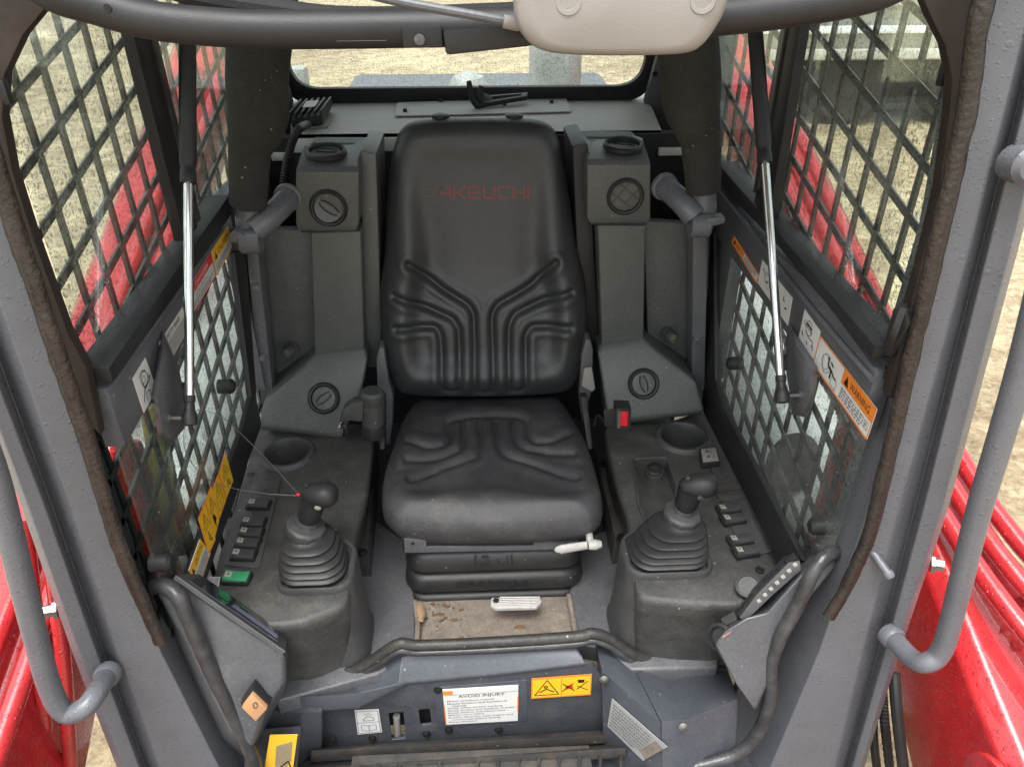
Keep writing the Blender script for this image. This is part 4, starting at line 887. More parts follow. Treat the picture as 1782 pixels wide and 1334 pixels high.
# drop the letters on to the backrest surface
from mathutils.bvhtree import BVHTree
dg = bpy.context.evaluated_depsgraph_get()
bvh = BVHTree.FromPolygons([v.co+WOFF[backrest] for v in backrest.data.vertices], [tuple(p.vertices) for p in backrest.data.polygons])
bm = bmesh.new(); vs = [bm.verts.new(p) for p in mb.v]; [bm.faces.new([vs[i] for i in f]) for f in mb.f]
bmesh.ops.subdivide_edges(bm, edges=bm.edges, cuts=2, use_grid_fill=True)
bm.verts.index_update(); mb = MB(); off = []
for v in bm.verts:
    h = bvh.ray_cast(v.co+bn*.05, -bn)[0]; off.append((h if h else v.co)+bn*.0007)
mb.add(off, [tuple(q.index for q in f.verts) for f in bm.faces]); bm.free()
mb.build('faded_lettering', m_worn, backrest, smooth=False)
# seat side brackets, recliner, suspension
for s, pts, lab in ((-1, [(660, 604), (668, 606), (676, 660), (684, 690), (683, 740), (678, 775), (668, 772), (657, 690), (655, 625)], 'l'), (1, [(1020, 590), (1028, 592), (1032, 610), (1030, 680), (1024, 700), (1024, 742), (1014, 735), (1008, 690), (1012, 620)], 'r')):
    MB().prism([PY(x, y, 1.66) for x, y in pts], (0, .045, 0)).build('recliner_bracket', m_greyin, seat, bevel=.004)
for x, w in ((1016, 0), (664, 0)):
    a = PY(x, 690, 1.64); b_ = PY(x+(12 if x > 800 else 0), 770, 1.55)
    MB().loft([[a+Vector(v) for v in ((-.008, 0, 0), (.008, 0, 0), (.008, .04, 0), (-.008, .04, 0))], [b_+Vector(v) for v in ((-.006, 0, -.02), (.006, 0, -.02), (.006, .04, -.02), (-.006, .04, -.02))]]).build('side_arm', m_black, seat, bevel=.002)
MB().loft([[PY(x, y, Y) for x, y in ((1016, 640), (1030, 638), (1036, 676), (1030, 682), (1012, 672))] for Y in (1.635, 1.66)]).build('recline_handle', m_beige, seat, bevel=.004, seg=3)
# base: steel mount, bellows
def rr(x0, x1, y0, y1, r, z): return rrect((x0+x1)/2, (y0+y1)/2, (x1-x0)/2, (y1-y0)/2, r, z, 6)
yf = 1.265
a = PY(706, 938, yf); b_ = PY(1010, 930, yf)
MB().box((0, yf+.2, .915), (.42, .40, .05)).build('steel_mount', m_black, seat, bevel=.004)
MB().prism([PY(x, y, yf-.005) for x, y in [(703, 938), (742, 938), (742, 952), (928, 950), (930, 940), (1005, 934), (1005, 948), (980, 956), (704, 962)]], (0, .02, 0)).build('front_plate', m_greyin, seat, bevel=.002)
for x, y in ((718, 945), (998, 938)): MB().lathe(PY(x, y, yf-.006), (0, -1, 0), [(.004, 0), (.004, .001)], 10).build('hole_plug', m_foamdark, seat)
rings = []; xl, xr = PY(704, 960, yf).x, PY(1014, 955, yf).x
ztop = PY(860, 962, yf).z; zb = PY(860, 1042, yf+.03).z; Hh = ztop-zb
prof_ = [(0.0, -.02), (.03, -.008), (.08, -.001), (.24, .004), (.29, .002), (.32, -.012), (.37, -.014), (.40, .0), (.44, .006), (.58, .009), (.63, .006), (.66, -.012), (.71, -.013), (.74, .002), (.78, .007), (.92, .009), (.97, .004), (1.0, -.02)]
for f, k in prof_: rings.append(rr(xl-k, xr+k, yf+.004*f-k+.0, yf+.40, .045, ztop-Hh*f))
MB().loft(rings).build('suspension_bellows', m_rubber, seat, ang=50)
MB().box((0, yf+.2, (zb+.75)/2-.004), (xr-xl-.04, .34, max(.02, zb-.752))).build('base_rail', m_foamdark, seat)
# raised symbols on the bellows
sy = MB()
def bar_on(mb_, p, q, w, Y, d=.002):
    p = np.array(p, float); q = np.array(q, float); dd = (q-p)/np.linalg.norm(q-p); nn = np.array([-dd[1], dd[0]])*w/2
    mb_.prism([PY(*(t), Y) for t in (p+nn, q+nn, q-nn, p-nn)], (0, .003, 0))
for (p, q) in [((828, 966), (826, 980)), ((826, 980), (848, 981)), ((838, 970), (848, 968)), ((848, 968), (850, 981)), ((866, 974), (868, 981)), ((868, 981), (884, 979)), ((884, 979), (882, 968)), ((890, 966), (891, 980))]: bar_on(sy, p, q, 2.2, yf-.0025)
sy.build('raised_symbols', m_rubber, seat)
V, Fc, w_, h_ = text_mesh('GRAMMER'); mb = MB(); 
zt = ztop-Hh*.88
mb.add([PY(793+v[0]*130, 1022-v[1]*9-v[0]*4, yf-.0095) for v in V], Fc); mb.build('raised_lettering', m_black, seat, smooth=False)
# weight lever, slide lever
lv = T('adjuster_lever', 'worn white painted lever at the right front of the seat base', 'lever', PY(1030, 945, yf-.03))
MB().tube([PY(1024, 915, yf+.02), PY(1026, 935, yf-.02), PY(1028, 945, yf-.03)], .008, 10).build('stem', m_lever, lv)
MB().tube([PY(972, 958, yf-.035), PY(978, 955, yf-.035), PY(1022, 948, yf-.035)], [.009, .012, .010], 12, 4, flat=.7).build('grip', m_lever, lv)
MB().tube([PY(1024, 948, yf-.035), PY(1036, 947, yf-.035), PY(1047, 946, yf-.035)], [.010, .012, .007], 12, 4).build('knob', m_lever, lv)
sl_ = T('slide_lever', 'pale grey ribbed slide lever under the seat front', 'lever', PZ(900, 1055, .77))
L0 = [PZ(x, y, .785) for x, y in [(855, 1045), (940, 1044), (943, 1052), (934, 1062), (862, 1064), (853, 1058)]]
MB().prism(L0, (0, 0, .012)).build('handle', m_lever, sl_, bevel=.004, seg=3)
for k in range(4):
    a = L0[0].lerp(L0[5], .12+k*.25); b_ = L0[1].lerp(L0[3], .12+k*.25)
    MB().tube([a.lerp(b_, .18)+Vector((0, 0, .0135)), b_+Vector((0, 0, .0135))], .0022, 6).build('rib', m_lever, sl_)
MB().lathe(L0[0].lerp(L0[5], .5)+Vector((.012, 0, .012)), (0, 0, 1), [(.007, 0), (.007, .0015)], 12).build('slot', m_foamdark, sl_)
# belt retractor left
c0 = PY(648, 683, 1.54); c1 = PY(650, 752, 1.54)
t = T('belt_retractor', 'black seat belt retractor barrel hanging at the left side of the seat', 'belt retractor', c1)
d = (c0-c1).normalized()
MB().tube([c1, c1.lerp(c0, .5), c0], .026, 24, 3).build('barrel', m_plastic, t, bevel=.0)
MB().lathe(c1, d, [(.029, -.005), (.0295, .02), (.027, .028)], 24).build('end_cap', m_black, t)
MB().lathe(c0, -d, [(.022, -.006), (.028, 0), (.0285, .022), (.027, .026)], 24).build('end_cap', m_plastic, t)
MB().prism([PY(x, y, 1.52) for x, y in [(598, 712), (612, 702), (632, 698), (632, 734), (606, 732), (598, 738), (590, 732)]], (0, .03, 0)).build('mounting_arm', m_plastic, t, bevel=.004)
MB().tube([PY(594, 738, 1.51), PY(600, 742, 1.505), PY(605, 768, 1.50)], [.004, .006, .0015], 8).build('belt_hook', m_dkbolt, t)
MB().tube([PY(595, 735, 1.52), PY(590, 745, 1.51)], .005, 8).build('hook_bolt', m_steel, t)
# buckle right
t = T('belt_buckle', 'black seat belt buckle with red button right of the seat', 'buckle', PY(1075, 735, 1.45))
MB().loft([[PY(x, y, Y) for x, y in ((1050, 712), (1074, 710), (1074, 746), (1052, 742))] for Y in (1.43, 1.455)]).build('sleeve', m_black, t, bevel=.003)
MB().prism([PY(x, y, 1.425) for x, y in [(1072, 710), (1099, 711), (1097, 749), (1070, 748)]], (0, .035, 0), [[PY(x, y, 1.425) for x, y in [(1079, 716), (1094, 716), (1093, 744), (1078, 743)]]]).build('buckle_frame', m_black, t, bevel=.0015)
MB().prism([PY(x, y, 1.431) for x, y in [(1078, 715), (1095, 716), (1094, 745), (1077, 744)]], (0, .03, 0)).build('release_button', m_redbtn, t, bevel=.002)
MB().prism([PY(x, y, 1.424) for x, y in [(1075, 714), (1080, 714), (1079, 745), (1074, 744)]], (0, .004, 0)).build('tongue_slot', m_steel, t)
MB().tube([PY(1052, 735, 1.45), PY(1040, 722, 1.5), PY(1034, 740, 1.52)], .003, 6).build('cable', m_black, t)
# rails beside the seat
for s, pts in ((-1, [(640, 770), (656, 775), (640, 955), (614, 955)]), (1, [(1036, 780), (1056, 790), (1092, 930), (1070, 935)])):
    t = T('floor_rail', '%s dusty steel rail bolted between the seat and the console' % ('left' if s < 0 else 'right'), 'rail', PZ(*pts[0], .80))
    MB().prism([PZ(x, y, .84) for x, y in pts], (0, 0, -.09)).build('channel', m_rust, t, bevel=.003)
    for x, y in (((646, 830), (631, 962)) if s < 0 else ((1050, 808), (1082, 936))):
        MB().lathe(PZ(x, y, .84), (0, 0, 1), [(.012, 0), (.012, .004), (.008, .004), (.007, .009)], 14).build('bolt', m_dkbolt, t)
# ------------------------------------------------------------------ platform and footwell
t = T('seat_platform', 'blue grey steel seat platform with dusty centre channel under the seat', 'platform', (0, 1.1, .75))
zp = .735
for s, pts in ((-1, [(648, 900), (706, 940), (722, 1045), (724, 1132), (655, 1172), (480, 1220), (490, 1100)]), (1, [(1100, 900), (1010, 940), (990, 1030), (1004, 1120), (1040, 1125), (1100, 1165), (1250, 1160), (1250, 1050)])):
    MB().prism([PZ(x, y, zp+.018) for x, y in pts], (0, 0, -.05)).build('side_plate', m_plat, t, bevel=.008, seg=3)
MB().prism([PZ(x, y, zp) for x, y in [(700, 960), (1020, 960), (1010, 1135), (716, 1140)]], (0, 0, -.03)).build('centre_channel', m_tan, t)
MB().tube([PZ(x, y, zp+.02) for x, y in [(722, 1046), (727, 1085), (724, 1128)]], .006, 8).build('edge_weld', m_tan, t)
MB().tube([PZ(x, y, zp+.02) for x, y in [(990, 1035), (998, 1080), (1003, 1118)]], .006, 8).build('edge_weld', m_tan, t)
# dry leaves and crumbs
random.seed(3)
mb = MB()
for k in range(60):
    if k < 34: x, y = 728+random.random()**2*75, 1050+random.random()**1.6*34
    else: x, y = 722+random.random()*100, 1060+random.random()*75
    c = PZ(x, y, zp+.004); r = random.choice((.001, .0015, .002, .003, .0065))*random.uniform(.7, 1.2)
    a0 = random.random()*6; mb.loft([[c+Vector((math.cos(a0+a)*r*q, math.sin(a0+a)*r*.6*q, h)) for a in (0, 1.2, 2.6, 3.9, 5.1)] for q, h in ((1, 0), (.8, .002), (.3, .0028))])
o = mb.build('leaf_crumbs', m_leaf, smooth=False); tag(o, 'crumbs of dry leaf scattered on the dusty platform', 'debris', kind='stuff')
o = MB().loft([[PZ(x, y, zp+h) for x, y in pp] for h, pp in ((.024, [(724, 1046), (735, 1050), (741, 1068), (736, 1082), (728, 1080), (722, 1060)]), (.030, [(726, 1050), (733, 1054), (737, 1068), (734, 1076), (729, 1074), (725, 1060)]))]).build('dry_leaf', M('pale_leaf', (.34, .23, .14), .7)); tag(o, 'pale dry leaf at the left edge of the seat platform', 'leaf')
for x, y, r in ((905, 1090, .01), (790, 1078, .008), (765, 1068, .009)):
    c = PZ(x, y, zp+.003); o = MB().loft([[c+Vector((math.cos(a)*r*q*1.4, math.sin(a)*r*q*.5, h)) for a in [k*.7 for k in range(9)]] for q, h in ((1, 0), (.6, .002))]).build('dry_leaf', m_leaf); tag(o, 'small dark dry leaf fragment on the platform %s' % ('in the middle' if x > 850 else 'beside the seat base' if x > 780 else 'in its left corner'), 'leaf')
# sill seals
YS_ = 1.068
def sillpath(dy, Y): return [PY(x, y+dy, Y) for x, y in [(380, 1190), (490, 1190), (560, 1178), (615, 1166), (655, 1143), (695, 1119), (730, 1122), (850, 1117), (1000, 1107), (1030, 1101), (1060, 1110), (1098, 1135), (1140, 1150), (1200, 1152), (1260, 1150)]]
o = MB().tube(sillpath(0, YS_), .0115, 12, 5).build('sill_seal', m_dirtseal); tag(o, 'dusty ribbed rubber door seal along the platform edge, upper of two lips', 'rubber seal')
o = MB().tube(sillpath(13, YS_-.006), .0075, 12, 5).build('sill_seal', m_seal2); tag(o, 'thin dark rubber lip just under the dusty sill seal', 'rubber seal')
# steel sill: loft of three lines
sill = T('door_sill', 'blue grey folded steel door sill below the seat platform', 'sill', (0, 1.06, .6))
def sl3(pts): return [[PY(x, y1, 1.09), PY(x, y1+18, 1.07), PY(x2, y2, Y2), PY(x3, y3, Y3), PY(x3, y3, Y3+.06)] for x, y1, x2, y2, Y2, x3, y3, Y3 in pts]
prof = sl3([(330, 1195, 330, 1258, 1.0, 335, 1290, 1.0), (490, 1192, 490, 1212, 1.01, 492, 1242, 1.01), (560, 1182, 560, 1210, 1.01, 560, 1236, 1.01), (618, 1170, 622, 1206, 1.01, 622, 1232, 1.01), (700, 1126, 696, 1190, 1.04, 696, 1196, 1.04), (712, 1124, 710, 1186, 1.045, 710, 1190, 1.045), (850, 1120, 860, 1172, 1.045, 860, 1176, 1.045), (1003, 1110, 1020, 1153, 1.045, 1020, 1157, 1.045)])
MB().loft(prof, cap=True, closed=True).build('folded_sheet', m_blue, sill, bevel=.003)
MB().prism([PY(x, y, 1.05) for x, y in [(540, 1225), (625, 1215), (710, 1188), (1030, 1152), (1065, 1200), (1065, 1300), (540, 1325)]], (0, .006, 0),
  [[PY(x, y, 1.05) for x, y in [(676, 1240), (702, 1238), (707, 1284), (682, 1287)]], [p for p in roundpoly([PY(x, y, 1.05) for x, y in [(728, 1234), (748, 1232), (751, 1260), (732, 1262)]], .006)]]).build('kick_panel', m_bluedirty, sill, bevel=.001)
MB().box((PY(700, 1260, 1.12).x, 1.085, .60), (.26, .008, .12)).build('void_backing', m_foamdark, sill)  # thin black sheet behind the slots, stands in for shade in the hollow
MB().tube([PY(690, 1245, 1.068), PY(692, 1280, 1.068)], .008, 10).build('inner_bolt', m_beige, sill)
for x, y, Y in ((762, 1199, 1.049), (742, 1275, 1.049), (868, 1268, 1.049), (648, 1283, 1.049), (781, 1268, 1.049)):
    MB().lathe(PY(x, y, Y), (0, -1, 0), [(.009, 0), (.009, .002), (.006, .002), (.006, .006), (.002, .007)], 12).build('screw', m_dkbolt, sill)
MB().prism(roundpoly([PY(x, y, 1.048) for x, y in [(757, 1196), (918, 1183), (918, 1254), (760, 1265)]], .005), (0, .003, 0)).build('label_plate', m_blue, sill, bevel=.0006)
# right boxed corner
MB().loft([[PY(1036, 1118, 1.10), PY(1048, 1168, 1.03), PY(1050, 1330, 1.0), PY(1050, 1330, 1.1)], [PY(1090, 1134, 1.10), PY(1150, 1256, .90), PY(1152, 1400, .87), PY(1152, 1400, 1.1)]]).build('corner_side', m_blue, sill, bevel=.002)
MB().loft([[PY(1088, 1130, 1.10), PY(1151, 1256, .90), PY(1151, 1400, .87), PY(1151, 1400, 1.1)], [PY(1150, 1152, 1.11), PY(1190, 1253, .90), PY(1192, 1400, .87), PY(1192, 1400, 1.1)], [PY(1262, 1150, 1.10), PY(1285, 1215, .93), PY(1275, 1400, .92), PY(1275, 1400, 1.1)]]).build('corner_front', m_blue, sill, bevel=.003)
for x, y in ((1051, 1180), (1188, 1262)): MB().lathe(PY(x, y, 1.01 if x < 1100 else .885), (0, -1, .2), [(.010, 0), (.010, .004), (.006, .007), (.001, .008)], 14).build('dome_bolt', m_steel, sill)
# left boxed corner
MB().loft([[PY(x, y, Y) for x, y, Y in ((380, 1240, 1.0), (560, 1238, 1.0), (560, 1300, 1.02), (420, 1400, .98))], [p+Vector((0, .1, 0)) for p in [PY(x, y, Y) for x, y, Y in ((380, 1240, 1.0), (560, 1238, 1.0), (560, 1300, 1.02), (420, 1400, .98))]]]).build('left_corner', m_bluedirty, sill, bevel=.002)
MB().lathe(PY(578, 1286, 1.035), (0, -1, 0), [(.008, 0), (.008, .003), (.006, .004)], 12).build('screw', m_dkbolt, sill)
MB().loft([[PY(430, 1270, .97), PY(524, 1262, .97), PY(512, 1400, .93), PY(420, 1400, .93)], [PY(430, 1270, 1.05), PY(524, 1262, 1.05), PY(512, 1400, 1.01), PY(420, 1400, 1.01)]]).build('left_flange', m_bluedirty, sill, bevel=.002)
# foot rails and tread
t = T('step_rail', 'worn steel step rail at the foot of the kick panel', 'rail', (0, 1.0, .5))
MB().loft([[PY(540, 1300, 1.045), PY(540, 1306, 1.0), PY(540, 1326, 1.0), PY(540, 1330, 1.04)], [PY(1062, 1268, 1.045), PY(1068, 1278, 1.0), PY(1068, 1292, 1.0), PY(1062, 1296, 1.04)]]).build('angle_bar', m_rust, t, bevel=.003)
MB().loft([[PY(530, 1332, 1.0), PY(530, 1338, .95), PY(530, 1370, .95), PY(530, 1370, 1.04)], [PY(1066, 1294, 1.0), PY(1090, 1300, .95), PY(1090, 1316, .95), PY(1064, 1316, 1.04)]]).build('lower_bar', m_rust, t, bevel=.003)
t = T('foot_tread', 'dark ribbed foot tread at the bottom edge of the picture', 'tread', PY(800, 1334, .9))
zt_ = PY(800, 1342, .93).z
MB().box((PY(820, 1330, .93).x, .85, zt_-.02), (.50, .26, .03)).build('plate', m_rust, t, bevel=.003)
for k in range(13):
    x = PY(640+k*36, 1328, .93).x; MB().box((x, .88, zt_-.001), (.007, .16, .012), Matrix.Rotation(.35 if k < 5 else -.2, 4, 'Z')).build('rib', m_dirtseal, t, bevel=.002)
tag(MB().box((0, .70, zt_-.09), (1.1, .75, .02)).build('footwell_floor', m_bluedirty), kind='structure')
# ------------------------------------------------------------------ front housings
t = T('display_housing', 'grey plastic housing with tilted display at the lower left', 'display', PY(400, 1150, .92))
MB().loft([[PY(x, y, Y) for x, y, Y in q] for q in (
   [(268, 1018, .96), (306, 1006, .97), (400, 1075, .95), (496, 1138, .93), (498, 1186, .93), (462, 1240, .91), (438, 1300, .90), (400, 1270, .90), (330, 1130, .93)],
   [(262, 1016, 1.06), (312, 1002, 1.07), (420, 1062, 1.05), (500, 1130, 1.04), (500, 1190, 1.02), (470, 1250, 1.0), (440, 1330, 1.0), (380, 1290, 1.0), (300, 1130, 1.03)])]).build('housing', m_greyin, t, bevel=.010, seg=3)
# screen slab: seen nearly edge on
e0, e1 = PY(303, 1004, .955), PY(494, 1136, .925); wv = PY(375, 1012, 1.01)-PY(303, 1004, .955)
g0, g1 = PY(312, 1004, 1.01), PY(487, 1128, 1.0)
sl4 = [e0, e1, PY(497, 1108, 1.02), PY(338, 998, 1.05)]
up_n = (e1-e0).cross(sl4[3]-e0).normalized(); up_n = up_n if up_n.z > 0 else -up_n
MB().prism([p-up_n*.004 for p in sl4], up_n*.009).build('bezel', m_plastic, t, bevel=.002)
cc = sum(sl4, Vector())/4
MB().prism([cc+(p-cc)*.82+up_n*.0055 for p in sl4], up_n*.002).build('screen', m_screen, t)
MB().tube([e0+up_n*.003, e1+up_n*.003], .0018, 6).build('bright_edge', m_duct, t)
m_scg = M('screen_green', (.03, .11, .04), .2); m_scb = M('screen_blue', (.16, .17, .28), .2)
def scr(u, v): a = sl4[0].lerp(sl4[1], u); b_ = sl4[3].lerp(sl4[2], u); return a.lerp(b_, v)+up_n*.0082
MB().add([scr(.30, .35), scr(.40, .35), scr(.41, .62), scr(.33, .66)], [(0, 1, 2, 3)]).build('green_field', m_scg, t)
MB().add([scr(.45, .25), scr(.90, .2), scr(.90, .45), scr(.46, .5)], [(0, 1, 2, 3)]).build('blue_field', m_scb, t)
MB().add([scr(.50, .6), scr(.58, .6), scr(.58, .75), scr(.50, .75)], [(0, 1, 2, 3)]).build('green_field', m_scg, t)
q = [PY(x, y, .897) for x, y in [(440, 1203), (466, 1228), (446, 1250), (422, 1226)]]
tb = T('amber_button', 'square amber button with a bell mark on the display housing', 'button', q[0])
cq = sum(q, Vector())/4
MB().prism([cq+(p-cq)*1.18+Vector((0, .002, 0)) for p in q], (0, .02, 0)).build('surround', m_black, tb, bevel=.001)
MB().prism([p+Vector((0, -.006, 0)) for p in q], (0, .012, 0)).build('cap', m_amber, tb, bevel=.002)
ik = MB(); 
for k in range(10):
    a = 2*math.pi*k/10; a2 = 2*math.pi*(k+1)/10
    bar_on(ik, (444+4*math.cos(a), 1227+5*math.sin(a)), (444+4*math.cos(a2), 1227+5*math.sin(a2)), 1.2, .8895)
ik.build('bell_mark', m_greyin, tb)
# right keypad housing
t = T('keypad_housing', 'grey plastic housing with worn keypad seen edge on at the lower right', 'keypad', PY(1330, 1150, .92))
MB().loft([[PY(x, y, Y) for x, y, Y in q] for q in (
   [(1243, 1120, .93), (1262, 1098, .93), (1300, 1075, .935), (1335, 1066, .94), (1395, 1000, .95), (1462, 957, .96), (1452, 990, .95), (1400, 1050, .93), (1352, 1120, .92), (1335, 1190, .91), (1312, 1236, .90), (1285, 1195, .90)],
   [(1240, 1118, 1.03), (1252, 1092, 1.03), (1290, 1060, 1.04), (1320, 1045, 1.05), (1385, 975, 1.06), (1420, 945, 1.06), (1450, 960, 1.05), (1420, 1030, 1.04), (1370, 1120, 1.02), (1345, 1190, 1.0), (1330, 1250, 1.0), (1290, 1200, 1.0)])]).build('housing', m_greyin, t, bevel=.008, seg=3)
MB().loft([[PY(x, y, Y) for x, y, Y in q] for q in (
   [(1286, 1074, .945), (1296, 1082, .94), (1345, 1035, .95), (1395, 992, .96), (1392, 975, .97), (1372, 978, .975), (1318, 1032, .96)],
   [(1280, 1064, 1.02), (1290, 1072, 1.01), (1340, 1020, 1.02), (1392, 978, 1.03), (1388, 964, 1.04), (1366, 966, 1.05), (1312, 1020, 1.03)])]).build('keypad_panel', m_plastic, t, bevel=.003)
for k in range(8):
    f = k/7; c = PY(1290+f*88, 1066-f*92, .985)
    MB().box(c, (.022, .016, .014), Matrix.Rotation(-.75, 4, 'Y')).build('key', m_black, t, bevel=.003)
for k in range(9):
    f = k/8; MB().box(PY(1300+f*84, 1066-f*84, .952), (.007, .005, .006), Matrix.Rotation(-.75, 4, 'Y')).build('key_mark', m_icon, t, bevel=.001)
c = PY(1254, 1108, .95); MB().lathe(c, (-.6, -.5, .5), [(.026, -.02), (.026, .004), (.020, .006), (.018, -.004), (.001, -.004)], 22).build('ignition_ring', m_black, t)
MB().box(PY(1272, 1080, .97), (.03, .02, .018), Matrix.Rotation(-.7, 4, 'Y')).build('key_head', m_plastic, t, bevel=.003)
MB().tube([PY(1258, 1108, .93), PY(1276, 1094, .935), PY(1296, 1080, .94)], .0022, 6).build('tag_cord', M('pink_cord', (.35, .13, .12), .5), t)
MB().lathe(PY(1302, 1020, 1.04), (-.3, -.4, 1), [(.024, 0), (.024, .006), (.020, .008), (.019, .004), (.001, .004)], 24).build('dial_ring', m_plastic, t)
# lower rubber seals (front opening)
def seal2(pts, label, r=.017):
    P, _ = smooth_path([PY(x, y, Y) for x, y, Y in pts], r, 10); P = [p+Vector((noise.noise(p*30), 0, noise.noise(p*27+Vector((5, 5, 5)))))*.0015 for p in P]; o = MB().tube(P, [r*(1+.07*noise.noise(p*55)) for p in P], 16, 1).build('opening_seal', m_seal2); return tag(o, label, 'rubber seal')
seal2([(262, 1022, .975), (285, 1018, .95), (312, 1040, .93), (332, 1085, .925), (365, 1160, .92), (400, 1230, .915), (440, 1320, .91), (455, 1400, .91)], 'grey rubber opening seal curving down beside the left display housing', .0135)
seal2([(1470, 962, .975), (1440, 965, .95), (1412, 1000, .93), (1390, 1050, .925), (1362, 1100, .92), (1343, 1150, .918), (1340, 1210, .915), (1325, 1262, .91), (1290, 1305, .905), (1230, 1328, .90), (1100, 1350, .9)], 'grey rubber opening seal curving down beside the right keypad housing', .0125)
o = MB().prism([PY(x, y, 1.0) for x, y in [(1285, 1195), (1345, 1230), (1300, 1310), (1235, 1325)]], (0, .02, 0)).build('lower_trim', m_greyin, bevel=.003); tag(o, 'triangular grey lower trim under the right keypad housing', 'trim')
# ------------------------------------------------------------------ gas struts
for s, a, m_, b_, lab in ((-1, (325, -80), (326, 318), (330, 728), 'left'), (1, (1306, -60), (1328, 288), (1361, 690), 'right')):
    X = s*.505
    A, Mi, B = [PX(x, y, X) for x, y in (a, m_, b_)]
    t = T('gas_strut', '%s gas strut with black cylinder and polished rod' % lab, 'gas strut', B, 'gas struts of the front door')
    d = (A-B).normalized(); L_ = (Mi-B).length; LA = (A-B).length
    MB().lathe(B, d, [(.0125, L_), (.0132, L_+.004), (.0132, L_+.02), (.0122, L_+.022), (.0122, L_+.03), (.0140, L_+.034), (.0140, LA)], 22).build('cylinder', m_black, t)
    MB().lathe(B, d, [(.0078, .02), (.0078, L_+.004)], 18).build('rod', m_chrome, t)
    MB().lathe(B, d, [(.006, -.012), (.012, -.010), (.013, 0), (.012, .008), (.009, .012), (.008, .026), (.0095, .028), (.0095, .038)], 18).build('ball_socket', m_black, t)
    MB().lathe(B, (s, .1, 0), [(.004, 0), (.004, .03), (.008, .03), (.008, .036), (.010, .038), (.010, .05)], 14).build('ball_stud', m_steel, t)
# ------------------------------------------------------------------ restraint bar arms with foam pads
for s, pts, rad, lab in ((-1, [(470, -80, 1.72), (455, 40, 1.66), (448, 130, 1.63), (449, 195, 1.61), (443, 228, 1.60), (435, 262, 1.60), (433, 310, 1.60), (432, 358, 1.60)], [.062, .062, .060, .060, .054, .042, .040, .038], 'left'),
                         (1, [(1185, -80, 1.72), (1193, 40, 1.66), (1202, 130, 1.63), (1204, 180, 1.61), (1211, 212, 1.60), (1219, 245, 1.60), (1222, 290, 1.60), (1224, 332, 1.60)], [.062, .062, .060, .058, .050, .041, .039, .036], 'right')):
    base = PY(pts[-1][0], pts[-1][1]+50, 1.60)
    t = T('restraint_bar_arm', '%s raised restraint bar arm in a dark foam pad' % lab, 'restraint bar', base, 'restraint bar arms beside the seat')
    P = [PY(*p) for p in pts]; R_ = rad
    MB().tube(P, R_, 26, 8).build('foam_pad', m_pad, t, bevel=.004)
    P_e = P[-1]; dn = (P[-1]-P[-2]).normalized()
    MB().tube([P_e-dn*.03, P_e+dn*.05, PY(438 if s < 0 else 1214, 420 if s < 0 else 385, 1.59)], [.026, .026, .022], 18, 5).build('arm_tube', m_grey, t)
    c = PY(438 if s < 0 else 1216, 420 if s < 0 else 392, 1.57)
    MB().lathe(c, (s, 0, 0), [(.026, -.02), (.026, .02), (.022, .024)], 20).build('pivot_boss', m_grey, t)
    e = [(442, 400, 1.58), (468, 380, 1.60), (496, 352, 1.66), (500, 345, 1.68)] if s < 0 else [(1208, 378, 1.58), (1190, 355, 1.60), (1165, 332, 1.66), (1158, 326, 1.68)]
    E_ = [PY(*p) for p in e]
    MB().tube(E_, .0255, 20, 5).build('cross_stub', m_grey, t)
    MB().lathe(E_[-1], E_[-1]-E_[-2], [(.0255, -.002), (.031, 0), (.031, .010), (.026, .016)], 20).build('end_collar', m_grey, t)
    q = [(398, 410), (412, 402), (430, 414), (428, 424), (400, 422)] if s < 0 else [(1232, 380), (1262, 378), (1262, 388), (1240, 394), (1228, 390)]
    MB().prism([PY(x, y, 1.55) for x, y in q], (0, .03, 0)).build('stop_plate', m_grey, t, bevel=.002)
    MB().lathe(PY(434 if s < 0 else 1217, 433 if s < 0 else 406, 1.57), (0, -1, 0), [(.010, 0), (.010, .005), (.007, .008)], 12).build('pivot_bolt', m_steel, t)
# ------------------------------------------------------------------ raised front door overhead
t = T('front_door', 'raised front door with black curved frame tube and wiper motor cover overhead', 'door', (0, .8, 2.05))
YD_ = .80
def br_(pts, Y=YD_): return [PY(x, y, Y) for x, y in pts]
MB().tube(br_([(20, -60), (95, -12), (160, 8), (250, 33), (350, 46), (480, 52), (700, 50), (900, 46), (1100, 42), (1270, 28), (1400, 12), (1520, -12), (1600, -50)]), .0172, 20, 6).build('frame_tube', m_black, t)
MB().tube(br_([(200, -50), (330, -10), (470, 14), (620, 30), (900, 22), (1270, 2), (1350, -20)], .86), .010, 10, 6).build('inner_lip', m_foamdark, t)
MB().prism(br_([(698, 48), (768, 46), (772, 84), (702, 84)], .772), (0, .03, 0)).build('latch_block', m_black, t, bevel=.002)
MB().lathe(PY(730, 69, .771), (0, -1, 0), [(.0050, 0), (.0050, .0012), (.003, .0018)], 16).build('rivet', m_greyin, t)
MB().loft([[PY(x, y, Y) for x, y in ((770, 52), (905, 42), (940, 60), (925, 80), (776, 96))] for Y in (.765, .80)]).build('wiper_arm', m_black, t, bevel=.004)
MB().prism(br_([(585, 66), (672, 64), (672, 71), (585, 72)], .785), (0, .004, 0)).build('paper_strip', m_beige, t)
MB().tube(br_([(600, -20), (700, 4), (820, 26), (886, 38)], .76), .0042, 10, 6).build('washer_hose', m_greyin, t)
MB().lathe(PY(884, 39, .76), (1, 0, -.2), [(.006, -.004), (.006, .010), (.004, .014)], 12).build('hose_fitting', m_beige, t)
